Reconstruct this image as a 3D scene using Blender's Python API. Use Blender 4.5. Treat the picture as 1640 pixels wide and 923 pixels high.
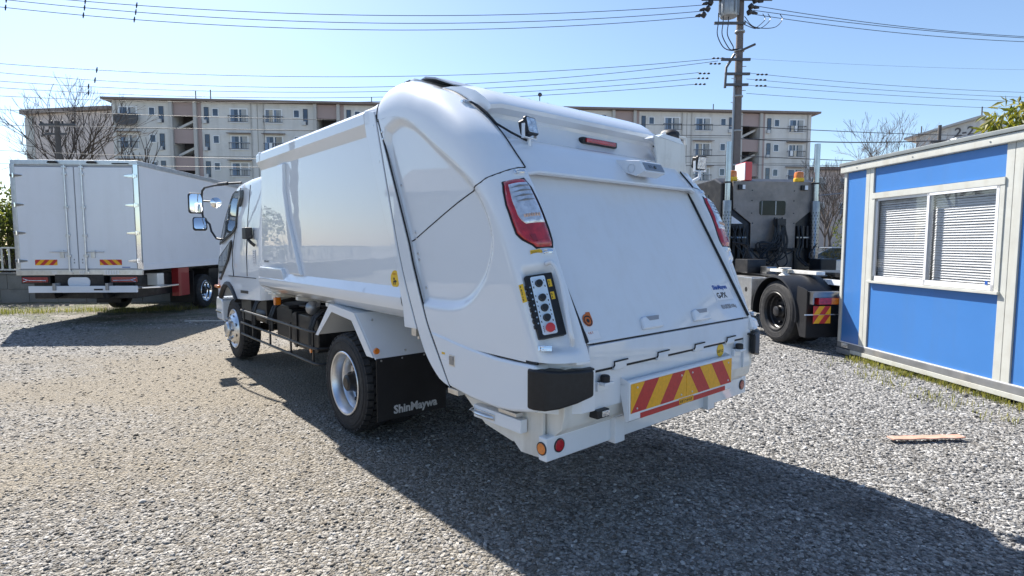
import bpy, bmesh, math, random
import numpy as np
from mathutils import Vector, Matrix

for _o in list(bpy.data.objects):
    bpy.data.objects.remove(_o, do_unlink=True)
scene = bpy.context.scene
COL = scene.collection
R = math.radians
rng = random.Random(7)

# ---------------------------------------------------------------- camera, sky, sun, exposure
cam_d = bpy.data.cameras.new('camera')
cam_d.sensor_width = 36.0
cam_d.lens = 36.0 * 896.5 / 1640.0
cam_d.clip_start = 0.05
cam_d.clip_end = 2000.0
cam = bpy.data.objects.new('camera', cam_d)
COL.objects.link(cam)
cam.location = (0, 0, 1.58)
cam.rotation_euler = (R(90 - 4.475), 0, 0)
scene.camera = cam

SUN_AZ, SUN_EL = R(-36.5), R(46.5)
world = bpy.data.worlds.new('World')
scene.world = world
world.use_nodes = True
wn, wl = world.node_tree.nodes, world.node_tree.links
wn.clear()
sky = wn.new('ShaderNodeTexSky')
sky.sky_type = 'NISHITA'
sky.sun_disc = False
sky.sun_elevation = SUN_EL
sky.sun_rotation = SUN_AZ
sky.air_density = 1.0
sky.dust_density = 0.55
sky.ozone_density = 3.2
bg = wn.new('ShaderNodeBackground')
bg.inputs['Strength'].default_value = 0.088
wo = wn.new('ShaderNodeOutputWorld')
wl.new(sky.outputs[0], bg.inputs[0])
wl.new(bg.outputs[0], wo.inputs[0])

sun_d = bpy.data.lights.new('sun', 'SUN')
sun_d.energy = 5.0
sun_d.angle = R(0.53)
sun_d.color = (1.0, 0.945, 0.865)
sun = bpy.data.objects.new('sun', sun_d)
COL.objects.link(sun)
SUNV = Vector((math.sin(SUN_AZ) * math.cos(SUN_EL), math.cos(SUN_AZ) * math.cos(SUN_EL), math.sin(SUN_EL)))
sun.rotation_euler = SUNV.to_track_quat('Z', 'Y').to_euler()
sun.location = (0, 0, 30)

scene.view_settings.view_transform = 'Standard'
scene.view_settings.look = 'None'
scene.view_settings.exposure = 1.15
scene.view_settings.gamma = 1.0
scene.view_settings.use_curve_mapping = False
scene.render.engine = 'CYCLES'
scene.cycles.use_denoising = True
scene.cycles.max_bounces = 8
scene.cycles.transparent_max_bounces = 12
scene.cycles.sample_clamp_indirect = 8.0

# ---------------------------------------------------------------- materials
MATS = {}

def mat(name, col=(0.8, 0.8, 0.8), rough=0.5, metal=0.0, coat=0.0, spec=0.5, noise=None, rnoise=0.0, bump=None,
        trans=0.0, alpha=1.0, ior=1.45, dirt=None, emit=None, tone=None, coatr=0.03, sss=0.0, dist=None):
    """Principled material; noise=(scale, amount) varies the colour, bump=(scale, strength), dirt=(colour, scale, amount)."""
    m = bpy.data.materials.new(name)
    m.use_nodes = True
    n, l = m.node_tree.nodes, m.node_tree.links
    b = n['Principled BSDF']
    b.inputs['Base Color'].default_value = (*col, 1)
    b.inputs['Roughness'].default_value = rough
    b.inputs['Metallic'].default_value = metal
    b.inputs['Coat Weight'].default_value = coat
    b.inputs['Coat Roughness'].default_value = coatr
    b.inputs['Coat IOR'].default_value = 1.58
    b.inputs['Specular IOR Level'].default_value = spec
    b.inputs['IOR'].default_value = ior
    b.inputs['Transmission Weight'].default_value = trans
    b.inputs['Alpha'].default_value = alpha
    tc = n.new('ShaderNodeTexCoord')
    src = None
    def nz(scale, detail=4.0, rgh=0.6):
        t = n.new('ShaderNodeTexNoise')
        t.inputs['Scale'].default_value = scale
        t.inputs['Detail'].default_value = detail
        t.inputs['Roughness'].default_value = rgh
        l.new(tc.outputs['Object'], t.inputs['Vector'])
        return t
    if noise:
        t = nz(noise[0])
        mp = n.new('ShaderNodeMapRange')
        mp.inputs[1].default_value, mp.inputs[2].default_value = 0.3, 0.7
        mp.inputs[3].default_value, mp.inputs[4].default_value = 1 - noise[1], 1 + noise[1]
        l.new(t.outputs['Fac'], mp.inputs[0])
        mx = n.new('ShaderNodeVectorMath')
        mx.operation = 'SCALE'
        mx.inputs[0].default_value = col
        l.new(mp.outputs[0], mx.inputs['Scale'])
        src = mx.outputs[0]
    if tone:      # per-piece tone kept in a mesh attribute
        at = n.new('ShaderNodeAttribute')
        at.attribute_name = 'tone'
        cr = n.new('ShaderNodeValToRGB')
        els = cr.color_ramp.elements
        while len(els) < len(tone):
            els.new(0.5)
        for e, (p, c) in zip(els, tone):
            e.position = p
            e.color = (*c, 1)
        l.new(at.outputs['Fac'], cr.inputs[0])
        src = cr.outputs[0]
        if noise:
            mx.inputs[0].default_value = (1, 1, 1)
            mm = n.new('ShaderNodeVectorMath')
            mm.operation = 'MULTIPLY'
            l.new(cr.outputs[0], mm.inputs[0])
            l.new(mx.outputs[0], mm.inputs[1])
            src = mm.outputs[0]
    if dirt:
        t = nz(dirt[1], 6.0, 0.7)
        mp = n.new('ShaderNodeMapRange')
        mp.inputs[1].default_value, mp.inputs[2].default_value = 0.5, 0.72
        mp.inputs[3].default_value, mp.inputs[4].default_value = 0.0, dirt[2]
        l.new(t.outputs['Fac'], mp.inputs[0])
        mx2 = n.new('ShaderNodeMix')
        mx2.data_type = 'RGBA'
        l.new(mp.outputs[0], mx2.inputs[0])
        if src:
            l.new(src, mx2.inputs[6])
        else:
            mx2.inputs[6].default_value = (*col, 1)
        mx2.inputs[7].default_value = (*dirt[0], 1)
        src = mx2.outputs[2]
    if src:
        l.new(src, b.inputs['Base Color'])
    if rnoise:
        t = nz(6.0)
        mp = n.new('ShaderNodeMapRange')
        mp.inputs[3].default_value, mp.inputs[4].default_value = max(0.02, rough - rnoise), rough + rnoise
        l.new(t.outputs['Fac'], mp.inputs[0])
        l.new(mp.outputs[0], b.inputs['Roughness'])
    if bump:
        t = nz(bump[0], 3.0)
        bp = n.new('ShaderNodeBump')
        bp.inputs['Strength'].default_value = bump[1]
        bp.inputs['Distance'].default_value = dist if dist else 0.02
        l.new(t.outputs['Fac'], bp.inputs['Height'])
        l.new(bp.outputs[0], b.inputs['Normal'])
        if coat:
            l.new(bp.outputs[0], b.inputs['Coat Normal'])
    if emit:
        b.inputs['Emission Color'].default_value = (*col, 1)
        b.inputs['Emission Strength'].default_value = emit
    MATS[name] = m
    return m

mat('white_paint', (0.745, 0.78, 0.825), 0.4, spec=0.15, coat=1.0, coatr=0.012, bump=(1.3, 0.05), dist=0.03, dirt=((0.60, 0.58, 0.54), 2.2, 0.10))
mat('hopper_paint', (0.71, 0.745, 0.79), 0.4, spec=0.2, coat=0.9, coatr=0.05, bump=(2.0, 0.05), dist=0.03, dirt=((0.58, 0.56, 0.52), 3.5, 0.18))
mat('cream_paint', (0.74, 0.73, 0.69), 0.45, coat=0.4, dirt=((0.45, 0.42, 0.37), 5.0, 0.35))
mat('box_paint', (0.75, 0.775, 0.82), 0.35, coat=0.5, coatr=0.1, bump=(0.8, 0.04), dist=0.03, dirt=((0.5, 0.5, 0.5), 1.5, 0.15))
def streaks(nm, c, amt, sx=9.0, sz=.45):
    """Rain streaks: colour pulled towards c along vertical runs."""
    m = MATS[nm]; n, l = m.node_tree.nodes, m.node_tree.links
    b = n['Principled BSDF']
    tc = n.new('ShaderNodeTexCoord'); mp = n.new('ShaderNodeMapping'); t = n.new('ShaderNodeTexNoise')
    mp.inputs['Scale'].default_value = (sx, sx, sz)
    t.inputs['Scale'].default_value = 1.0; t.inputs['Detail'].default_value = 5.0
    l.new(tc.outputs['Object'], mp.inputs[0]); l.new(mp.outputs[0], t.inputs['Vector'])
    mr = n.new('ShaderNodeMapRange'); mr.inputs[1].default_value, mr.inputs[2].default_value, mr.inputs[4].default_value = .48, .75, amt
    l.new(t.outputs['Fac'], mr.inputs[0])
    x = n.new('ShaderNodeMix'); x.data_type = 'RGBA'; x.inputs[7].default_value = (*c, 1)
    if b.inputs['Base Color'].links: l.new(b.inputs['Base Color'].links[0].from_socket, x.inputs[6])
    else: x.inputs[6].default_value = b.inputs['Base Color'].default_value
    l.new(mr.outputs[0], x.inputs[0]); l.new(x.outputs[2], b.inputs['Base Color'])
streaks('box_paint', (.55, .56, .56), .14, 5.0, .3); streaks('hopper_paint', (.5, .48, .44), .10, 12.0, 1.2); streaks('cream_paint', (.4, .37, .32), .5)
mat('seam_black', (0.012, 0.012, 0.014), 0.6)
mat('black_plastic', (0.012, 0.013, 0.016), 0.46, noise=(30, 0.25), bump=(180, 0.12), dist=0.002)
mat('black_metal', (0.018, 0.018, 0.02), 0.4, noise=(9, 0.4), dirt=((0.10, 0.09, 0.08), 7.0, 0.4))
mat('rubber', (0.022, 0.022, 0.024), 0.75, noise=(14, 0.3), bump=(60, 0.15), dist=0.004, dirt=((0.10, 0.095, 0.085), 9.0, 0.45))
mat('flap_rubber', (0.010, 0.010, 0.012), 0.55, noise=(6, 0.3), bump=(5, 0.1))
mat('rim_steel', (0.76, 0.77, 0.79), 0.36, metal=1.0, noise=(8, 0.12), rnoise=0.1, dirt=((0.35, 0.33, 0.30), 11.0, 0.3))
mat('chrome', (0.86, 0.87, 0.88), 0.06, metal=1.0, rnoise=0.03)
mat('stack_steel', (0.42, 0.425, 0.43), 0.16, metal=1.0, rnoise=0.06, noise=(5, .12))
mat('shield_steel', (0.28, 0.28, 0.285), 0.3, metal=1.0, noise=(7, .2))
mat('aluminium', (0.66, 0.67, 0.68), 0.33, metal=1.0, noise=(12, 0.12), rnoise=0.1)
mat('mirror_glass', (0.92, 0.93, 0.94), 0.01, metal=1.0)
mat('dark_glass', (0.025, 0.03, 0.034), 0.04, spec=0.8, coat=1.0)
mat('cab_glass', (0.10, 0.125, 0.135), 0.03, spec=0.8, coat=1.0, noise=(3, 0.6))
mat('red_lens', (0.42, 0.012, 0.02), 0.12, coat=1.0, noise=(24, 0.35), bump=(90, 0.2), dist=0.004)
mat('dark_red_lens', (0.26, 0.008, 0.016), 0.12, coat=1.0, bump=(120, 0.3), dist=0.004)
mat('clear_lens', (0.72, 0.74, 0.78), 0.10, metal=0.55, coat=1.0, noise=(22, 0.3), bump=(60, 0.5), dist=0.006)
mat('clear_lamp', (0.62, 0.64, 0.66), 0.14, metal=0.7, coat=1.0, noise=(30, 0.5), bump=(70, 0.5), dist=0.006)
mat('amber_lens', (0.72, 0.19, 0.012), 0.16, coat=1.0, noise=(40, 0.25), bump=(110, 0.3), dist=0.004)
mat('amber_glow', (0.85, 0.24, 0.01), 0.22, coat=0.8, noise=(14, 0.3), trans=0.25)
mat('reflect_yellow', (0.82, 0.40, 0.008), 0.5, coat=0.12, noise=(55, 0.10), bump=(60, 0.2), dist=0.003)
mat('reflect_red', (0.50, 0.028, 0.026), 0.5, coat=0.12, noise=(45, 0.12), bump=(60, 0.2), dist=0.003)
mat('sticker_yellow', (0.80, 0.50, 0.025), 0.4, noise=(20, 0.06))
mat('sticker_white', (0.78, 0.78, 0.80), 0.4)
mat('bulb_tint', (.62, .42, .33), .2, coat=1.0, noise=(60, .3))
mat('ink_black', (0.02, 0.02, 0.022), 0.5)
mat('ink_grey', (0.30, 0.31, 0.34), 0.5)
mat('ink_blue', (0.02, 0.09, 0.36), 0.5)
mat('ink_orange', (0.55, 0.13, 0.02), 0.5)
mat('letter_white', (0.46, 0.47, 0.49), 0.55, noise=(18, 0.2))
mat('panel_label', (0.66, 0.78, 0.90), 0.35, coat=0.4)
mat('button_red', (0.62, 0.03, 0.03), 0.35, coat=0.5)
mat('knob_black', (0.02, 0.021, 0.023), 0.35)
mat('lamp_grey', (0.30, 0.31, 0.33), 0.3, metal=0.6)

# ---------------------------------------------------------------- mesh helpers
class MB:
    """Collects shapes; build() links them as one mesh object."""
    def __init__(self):
        self.v, self.f, self.mi, self.cur, self.M = [], [], [], 0, None

    def add(self, vs, fs):
        o = len(self.v)
        if self.M is not None:
            vs = [self.M @ Vector(p) for p in vs]
        self.v.extend([tuple(p) for p in vs])
        self.f.extend([tuple(i + o for i in f) for f in fs])
        self.mi.extend([self.cur] * len(fs))
        return self

    def box(self, x0, x1, y0, y1, z0, z1):
        vs = [(x0, y0, z0), (x1, y0, z0), (x1, y1, z0), (x0, y1, z0), (x0, y0, z1), (x1, y0, z1), (x1, y1, z1), (x0, y1, z1)]
        return self.add(vs, [(0, 3, 2, 1), (4, 5, 6, 7), (0, 1, 5, 4), (1, 2, 6, 5), (2, 3, 7, 6), (3, 0, 4, 7)])

    def prism(self, poly, axis, a0, a1):
        """poly in the plane of the two other axes (x: y,z; y: x,z; z: x,y), extruded along axis."""
        n = len(poly)
        def mk(p, a):
            return {'x': (a, p[0], p[1]), 'y': (p[0], a, p[1]), 'z': (p[0], p[1], a)}[axis]
        vs = [mk(p, a0) for p in poly] + [mk(p, a1) for p in poly]
        fs = [tuple(range(n)), tuple(range(2 * n - 1, n - 1, -1))]
        fs += [(i, (i + 1) % n, n + (i + 1) % n, n + i) for i in range(n)]
        return self.add(vs, fs)

    def tube(self, pts, r, n=8, caps=True):
        pts = [Vector(p) for p in pts]
        k = len(pts)
        rs = r if isinstance(r, (list, tuple)) else [r] * k
        rings = []
        up = None
        for i, p in enumerate(pts):
            d = (pts[min(i + 1, k - 1)] - pts[max(i - 1, 0)])
            if d.length < 1e-9:
                d = Vector((0, 0, 1))
            d.normalize()
            if up is None:
                up = Vector((0, 0, 1)) if abs(d.z) < 0.9 else Vector((1, 0, 0))
            a = d.cross(up)
            if a.length < 1e-6:
                a = d.cross(Vector((0.3, 1, 0.2)))
            a.normalize()
            b = a.cross(d)
            b.normalize()
            up = b
            rings.append([p + (a * math.cos(2 * math.pi * j / n) + b * math.sin(2 * math.pi * j / n)) * rs[i] for j in range(n)])
        vs = [q for rg in rings for q in rg]
        fs = []
        for i in range(k - 1):
            for j in range(n):
                fs.append((i * n + j, i * n + (j + 1) % n, (i + 1) * n + (j + 1) % n, (i + 1) * n + j))
        if caps:
            fs.append(tuple(range(n - 1, -1, -1)))
            fs.append(tuple((k - 1) * n + j for j in range(n)))
        return self.add(vs, fs)

    def lathe(self, prof, n=40, c=(0, 0, 0), axis='y', closed=False, caps=True):
        """prof: (radius, position along axis)."""
        vs, fs = [], []
        for r, h in prof:
            for j in range(n):
                a = 2 * math.pi * j / n
                p, q = r * math.cos(a), r * math.sin(a)
                vs.append({'y': (c[0] + p, c[1] + h, c[2] + q), 'z': (c[0] + p, c[1] + q, c[2] + h), 'x': (c[0] + h, c[1] + p, c[2] + q)}[axis])
        k = len(prof)
        for i in range(k if closed else k - 1):
            i2 = (i + 1) % k
            for j in range(n):
                fs.append((i * n + j, i * n + (j + 1) % n, i2 * n + (j + 1) % n, i2 * n + j))
        if not closed and caps:
            if prof[0][0] > 1e-6:
                fs.append(tuple(range(n - 1, -1, -1)))
            if prof[-1][0] > 1e-6:
                fs.append(tuple((k - 1) * n + j for j in range(n)))
        return self.add(vs, fs)

    def grid(self, rows):
        m, n = len(rows), len(rows[0])
        vs = [p for r in rows for p in r]
        fs = [(i * n + j, i * n + j + 1, (i + 1) * n + j + 1, (i + 1) * n + j) for i in range(m - 1) for j in range(n - 1)]
        return self.add(vs, fs)

    def build(self, name, mats, parent=None, bevel=0.0, seg=2, sharp=35, loc=None, rotz=None, recalc=True, weld=False):
        me = bpy.data.meshes.new(name)
        me.from_pydata(self.v, [], self.f)
        if not isinstance(mats, (list, tuple)):
            mats = [mats]
        for m in mats:
            me.materials.append(MATS[m])
        if len(mats) > 1:
            me.polygons.foreach_set('material_index', self.mi)
        if bevel > 0 or recalc or weld:
            bm = bmesh.new()
            bm.from_mesh(me)
            if weld:
                bmesh.ops.remove_doubles(bm, verts=bm.verts, dist=0.0005)
            if recalc:
                bmesh.ops.recalc_face_normals(bm, faces=bm.faces)
            if bevel > 0:
                es = [e for e in bm.edges if len(e.link_faces) == 2 and e.calc_face_angle(0) > R(28)]
                bmesh.ops.bevel(bm, geom=es, offset=bevel, segments=seg, profile=0.5, affect='EDGES', clamp_overlap=True)
            bm.to_mesh(me)
            bm.free()
        me.polygons.foreach_set('use_smooth', [True] * len(me.polygons))
        me.set_sharp_from_angle(angle=R(sharp))
        me.update()
        o = bpy.data.objects.new(name, me)
        COL.objects.link(o)
        if bevel > 0:
            wn_ = o.modifiers.new('weighted_normals', 'WEIGHTED_NORMAL')
            wn_.keep_sharp = True
        if parent:
            o.parent = parent
        if loc is not None:
            o.location = loc
        if rotz is not None:
            o.rotation_euler.z = rotz
        return o

def tag(o, label=None, cat=None, group=None, kind=None):
    if label: o['label'] = label
    if cat: o['category'] = cat
    if group: o['group'] = group
    if kind: o['kind'] = kind
    return o

def empty(name, loc=(0, 0, 0), rz=0.0, parent=None):
    o = bpy.data.objects.new(name, None)
    COL.objects.link(o)
    o.location = loc
    o.rotation_euler.z = rz
    o.empty_display_size = 0.2
    if parent: o.parent = parent
    return o

def copy_tree(o, parent=None):
    c = o.copy()
    COL.objects.link(c)
    c.parent = parent
    for ch in list(o.children):
        copy_tree(ch, c)
    return c

def frame(o, x, y):
    """Matrix with origin o, x and y directions; z is the outward normal."""
    x = Vector(x).normalized()
    z = x.cross(Vector(y)).normalized()
    y = z.cross(x)
    return Matrix(((x.x, y.x, z.x, o[0]), (x.y, y.y, z.y, o[1]), (x.z, y.z, z.z, o[2]), (0, 0, 0, 1)))

def text(name, s, size, m, parent, M, bold=0.0, depth=0.0006, align='CENTER', sx=1.0, shear=0.0):
    cu = bpy.data.curves.new(name, 'FONT')
    cu.body = s
    cu.size = size
    cu.align_x = align
    cu.align_y = 'CENTER'
    cu.offset = bold
    cu.extrude = depth
    cu.shear = shear
    cu.resolution_u = 2
    t = bpy.data.objects.new(name, cu)
    COL.objects.link(t)
    bpy.context.view_layer.update()
    me = bpy.data.meshes.new_from_object(t.evaluated_get(bpy.context.evaluated_depsgraph_get()))
    bpy.data.objects.remove(t, do_unlink=True)
    me.name = name
    me.materials.clear()
    me.materials.append(MATS[m])
    me.transform(M @ Matrix.Diagonal((sx, 1, 1, 1)))
    o = bpy.data.objects.new(name, me)
    COL.objects.link(o)
    if parent: o.parent = parent
    return o

def marks(name, m, parent, M, w, h, rows=1, seed=1, depth=.0008):
    """Print too small to read in the photograph: rows of short strokes."""
    q = random.Random(seed)
    mb = MB(); mb.M = M
    rh = h / rows
    for r in range(rows):
        x = -w / 2
        while x < w / 2 - rh * .4:
            cw = min(rh * q.uniform(.5, .75), w / 2 - x)
            y0 = h / 2 - (r + .88) * rh
            y1 = h / 2 - (r + .12) * rh
            for k in range(3):
                if q.random() < .75:
                    yy = y0 + (y1 - y0) * (k + .2) / 3
                    mb.box(x, x + cw * q.uniform(.6, .9), yy, yy + rh * .13, 0, depth)
            xx = x + cw * q.uniform(.2, .6)
            mb.box(xx, xx + rh * .12, y0, y1, depth * 1.1, depth * 1.6)
            x += cw + rh * .15
    o = mb.build(name, m, parent)
    o['kind'] = 'stuff'
    return o

def rrect(x0, x1, y0, y1, r, n=5):
    pts = []
    for cx, cy, a0 in ((x1 - r, y1 - r, 0), (x0 + r, y1 - r, 90), (x0 + r, y0 + r, 180), (x1 - r, y0 + r, 270)):
        for i in range(n + 1):
            a = R(a0 + 90 * i / n)
            pts.append((cx + r * math.cos(a), cy + r * math.sin(a)))
    return pts

def smooth(x):
    x = max(0.0, min(1.0, x))
    return x * x * (3 - 2 * x)

def resample(pts, n):
    """Catmull-Rom through pts, n points evenly along it."""
    P = [np.array(p, float) for p in pts]
    P = [2 * P[0] - P[1]] + P + [2 * P[-1] - P[-2]]
    fine = []
    for i in range(1, len(P) - 2):
        for k in range(16):
            t = k / 16.0
            a, b, c, d = P[i - 1], P[i], P[i + 1], P[i + 2]
            fine.append(0.5 * (2 * b + (c - a) * t + (2 * a - 5 * b + 4 * c - d) * t * t + (3 * b - a - 3 * c + d) * t ** 3))
    fine.append(P[-2])
    fine = np.array(fine)
    s = np.concatenate([[0], np.cumsum(np.linalg.norm(np.diff(fine, axis=0), axis=1))])
    q = np.linspace(0, s[-1], n)
    return np.stack([np.interp(q, s, fine[:, k]) for k in range(fine.shape[1])], 1)

def stripes(name, parent, M, w, h, n, slant, first='reflect_yellow', depth=0.003, mirror=False):
    """Slanted warning stripes as pieces clipped to a w x h plate; each stripe is a piece of its own."""
    pw = (w) / n
    for i in range(-2, n + 2):
        a, b = i * pw, (i + 1) * pw
        quad = [(a, 0), (b, 0), (b + slant, h), (a + slant, h)]
        out = []
        for (lim, sgn) in ((0.0, 1), (w, -1)):
            src = quad if not out else out
            res = []
            for k in range(len(src)):
                p, q = src[k], src[(k + 1) % len(src)]
                dp, dq = (p[0] - lim) * sgn, (q[0] - lim) * sgn
                if dp >= 0: res.append(p)
                if (dp >= 0) != (dq >= 0):
                    t = dp / (dp - dq)
                    res.append((p[0] + (q[0] - p[0]) * t, p[1] + (q[1] - p[1]) * t))
            out = res
            if not out: break
        if len(out) < 3: continue
        ar = abs(sum(out[k][0] * out[(k + 1) % len(out)][1] - out[(k + 1) % len(out)][0] * out[k][1] for k in range(len(out)))) / 2
        if ar < 1e-4 * w * h * 20: continue
        if mirror: out = [(w - x, y) for x, y in out]
        mb = MB(); mb.M = M
        mb.prism(out, 'z', 0.0, depth)
        other = 'reflect_red' if first == 'reflect_yellow' else 'reflect_yellow'
        mb.build(name, first if i % 2 == 0 else other, parent)

# ================================================================ apartment blocks
mat('facade', (0.72, 0.70, 0.67), 0.85, noise=(0.25, 0.07), bump=(30, 0.2), dirt=((0.33, 0.31, 0.28), 0.5, 0.35))
mat('facade_pink', (0.43, 0.33, 0.31), 0.85, noise=(0.3, 0.06), dirt=((0.28, 0.22, 0.2), 0.6, 0.3))
mat('facade_rose', (0.66, 0.56, 0.52), 0.85, noise=(0.25, 0.07), dirt=((0.40, 0.35, 0.32), 0.5, 0.3))
mat('roof_brown', (0.25, 0.195, 0.17), 0.7, noise=(0.5, 0.15))
streaks('facade', (.42, .39, .35), .45, 1.2, .08)
mat('facade_line', (0.30, 0.28, 0.25), 0.9)
mat('pale_trim', (0.52, 0.50, 0.47), 0.7)
mat('win_frame', (0.82, 0.83, 0.84), 0.4)
mat('win_glass', (0.035, 0.05, 0.085), 0.06, spec=0.7, coat=0.6, noise=(0.9, 0.6))
mat('curtain', (0.45, 0.46, 0.46), 0.8, noise=(0.7, 0.2))
mat('curtain_warm', (.55, .50, .42), .8, noise=(.7, .2)); mat('curtain_blue', (.22, .30, .42), .8, noise=(.7, .2))
mat('dark_void', (0.13, 0.12, 0.12), 0.9)
mat('rail_metal', (0.10, 0.10, 0.105), 0.5, metal=0.4)
mat('meter_white', (0.6, 0.6, 0.6), 0.5)

AP = empty('apartment_block', (-38.47, 55.0, 0.0), R(4.8686))
tag(AP, 'long beige five-storey apartment block with brown flat roof behind the yard', 'apartment block')
LEN = 70.7
STAIRS = [6.6, 20.2, 35.2, 50.25, 63.9]
ROWS = [14.12, 11.52, 8.92, 6.32]
# walls between the stairwells (front leaf), and body behind
edges = [0.0]
for s in STAIRS: edges += [s - 1.02, s + 1.02]
edges.append(LEN)
for i in range(0, len(edges), 2):
    mb = MB(); mb.box(edges[i], edges[i + 1], 0, 2.2, 0, 15.35)
    mb.build('wall', 'facade', AP)
mb = MB(); mb.box(0.02, LEN - .02, 2.21, 9.0, 0, 15.34)
mb.build('rear_wall', 'facade', AP)
mb = MB(); mb.prism([(-.6, 15.37), (-.6, 15.56), (9.8, 15.85), (9.8, 15.37)], 'x', -.7, LEN + .7)
roof = mb.build('roof', 'roof_brown', AP)
for x, h in ((9.0, .9), (7.6, .8), (24.5, .55), (28.0, .7), (33, .7), (41.5, 1.05), (60, .6)):
    mb = MB(); mb.tube([(x, .4, 15.6), (x, .4, 15.75 + h)], .05, 6)
    if h > 1: mb.lathe([(0, 0), (.15, .03), (.22, .08)], 12, (x, .1, 15.8 + h), axis='y')
    mb.build('roof_mast', 'rail_metal', roof)
for z in (12.78, 10.18, 7.58):
    for i in range(0, len(edges), 2):
        mb = MB(); mb.box(edges[i] + .05, edges[i + 1] - .05, -.012, .01, z - .02, z + .02)
        mb.build('floor_joint', 'facade_line', AP)
for x in (13.5, 27.7, 42.7, 57.0):
    mb = MB(); mb.box(x - .025, x + .025, -.014, .01, 0, 15.3)
    mb.build('wall_joint', 'facade_line', AP)
for s in STAIRS:
    for x in (s - 1.12, s + 1.12):
        mb = MB(); mb.box(x - .16, x + .16, -.32, .02, 0, 15.36)
        mb.build('stair_fin', 'pale_trim', AP, bevel=.03)
    mb = MB(); mb.box(s - .95, s + .95, 2.0, 2.2, 0, 15.3)
    mb.build('stair_back', 'dark_void', AP)  # shade of the stairwell recess put into the back wall's dark colour
    mb = MB(); mb.box(s + 1.28, s + 1.62, -.06, .03, 0, 15.34)
    mb.build('pink_strip', 'facade_pink', AP)
    for k in range(5):
        zt = 15.33 - 2.6 * k
        mb = MB(); mb.box(s - .95, s + .95, -.05, .06, zt - 1.35, zt)
        mb.build('stair_parapet', 'facade_pink', AP)
        mb = MB(); mb.prism([(s - .9, zt - 2.6), (s - .9, zt - 2.35), (s + .9, zt - 1.45), (s + .9, zt - 1.7)], 'y', .5, 1.7)
        mb.build('stair_flight', 'facade', AP)

def make_big(parent):
    e = empty('window', (0, 0, 0), 0, parent)
    mb = MB()
    for (a, b, c, d) in ((-.86, .86, .60, .72), (-.86, .86, -.72, -.60), (-.86, -.74, -.60, .60), (.74, .86, -.60, .60), (-.065, .065, -.60, .60), (-.74, .74, -.02, .04)):
        mb.box(a, b, -.06, .03, c, d)
    mb.build('window_frame', 'win_frame', e)
    for sg in (-1, 1):
        mb = MB(); mb.box(min(sg * .05, sg * .75), max(sg * .05, sg * .75), -.015, -.005, -.62, .62)
        mb.build('pane', 'win_glass', e)
    mb = MB()
    mb.tube([(-.95, -.30, -.05), (.95, -.30, -.05)], .03, 6)
    mb.tube([(-.95, -.30, -.62), (.95, -.30, -.62)], .025, 6)
    for k in range(9):
        x = -.9 + .225 * k
        mb.box(x - .012, x + .012, -.31, -.285, -.62, -.05)
    for x in (-.95, .95):
        mb.tube([(x, -.30, -.05), (x, 0, -.05)], .025, 6)
    mb.build('railing', 'rail_metal', e)
    return e
def make_small(parent):
    e = empty('small_window', (0, 0, 0), 0, parent)
    mb = MB()
    for (a, b, c, d) in ((-.31, .31, .33, .40), (-.31, .31, -.40, -.33), (-.31, -.24, -.33, .33), (.24, .31, -.33, .33)):
        mb.box(a, b, -.05, .03, c, d)
    mb.build('window_frame', 'win_frame', e)
    mb = MB(); mb.box(-.24, .24, -.015, -.005, -.33, .33)
    mb.build('pane', 'win_glass', e)
    return e
def make_narrow(parent):
    e = empty('narrow_window', (0, 0, 0), 0, parent)
    mb = MB(); mb.box(-.19, .19, -.02, .0, -.75, .75)
    mb.build('pane', 'win_glass', e)
    mb = MB()
    for (a, b, c, d) in ((-.22, .22, .75, .79), (-.22, -.19, -.75, .75), (.19, .22, -.75, .75), (-.19, .19, .0, .04)):
        mb.box(a, b, -.035, .0, c, d)
    mb.build('window_frame', 'rail_metal', e)
    mb = MB(); mb.box(-.28, .05, -.26, -.03, -.80, -.45)
    mb.build('meter_box', 'meter_white', e)
    return e
def make_hood(parent):
    mb = MB(); mb.prism([(0, .86), (-.55, .80), (-.55, .86), (0, .95)], 'x', -1.08, 1.08)
    return mb.build('window_hood', 'roof_brown', parent)
protos = {}
def put(kind, x, z):
    if kind not in protos:
        protos[kind] = {'b': make_big, 's': make_small, 'n': make_narrow}[kind](AP)
        o = protos[kind]
    else:
        o = copy_tree(protos[kind], AP)
    o.location = (x, -.005, z)
    return o
hood = None
for s in STAIRS:
    for sg in (-1, 1):
        for r, z in enumerate(ROWS):
            o = put('b', s + sg * 5.15, z)
            if r > 0:
                if hood is None:
                    hood = make_hood(AP)
                    h = hood
                else:
                    h = hood.copy(); COL.objects.link(h); h.parent = AP
                h.location = (s + sg * 5.15, -.005, z + .02)
            for sd in (-1, 1):
                if rng.random() < .5:
                    wd = rng.uniform(.25, .68)
                    e0 = .07 if rng.random() < .5 else .74 - wd
                    mb = MB(); mb.box(min(sd * e0, sd * (e0 + wd)), max(sd * e0, sd * (e0 + wd)), -.028, -.018, -.58 if rng.random() < .8 else .0, .58)
                    c = mb.build('curtain', rng.choice(('curtain', 'curtain_warm', 'curtain_blue')), o)
            if rng.random() < .16:
                for q in range(rng.randint(2, 4)):
                    mb = MB(); x0 = -.8 + .4 * q; mb.box(x0, x0 + .3, -.37, -.345, -.05 - rng.uniform(.45, .75), -.04)
                    mb.build('laundry', rng.choice(('win_frame', 'curtain_blue', 'curtain_warm')), o)
            put('s', s + sg * 2.95, z + .28)
            put('n', s + sg * 2.10, z - .02)
for x in (.35, 12.9, 14.1, 27.2, 28.2, 42.2, 43.2, 56.5, 57.5, 70.3):
    mb = MB(); mb.tube([(x, -.07, 0), (x, -.07, 15.35)], .05, 6)
    mb.build('downpipe', 'pale_trim', AP)
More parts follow.
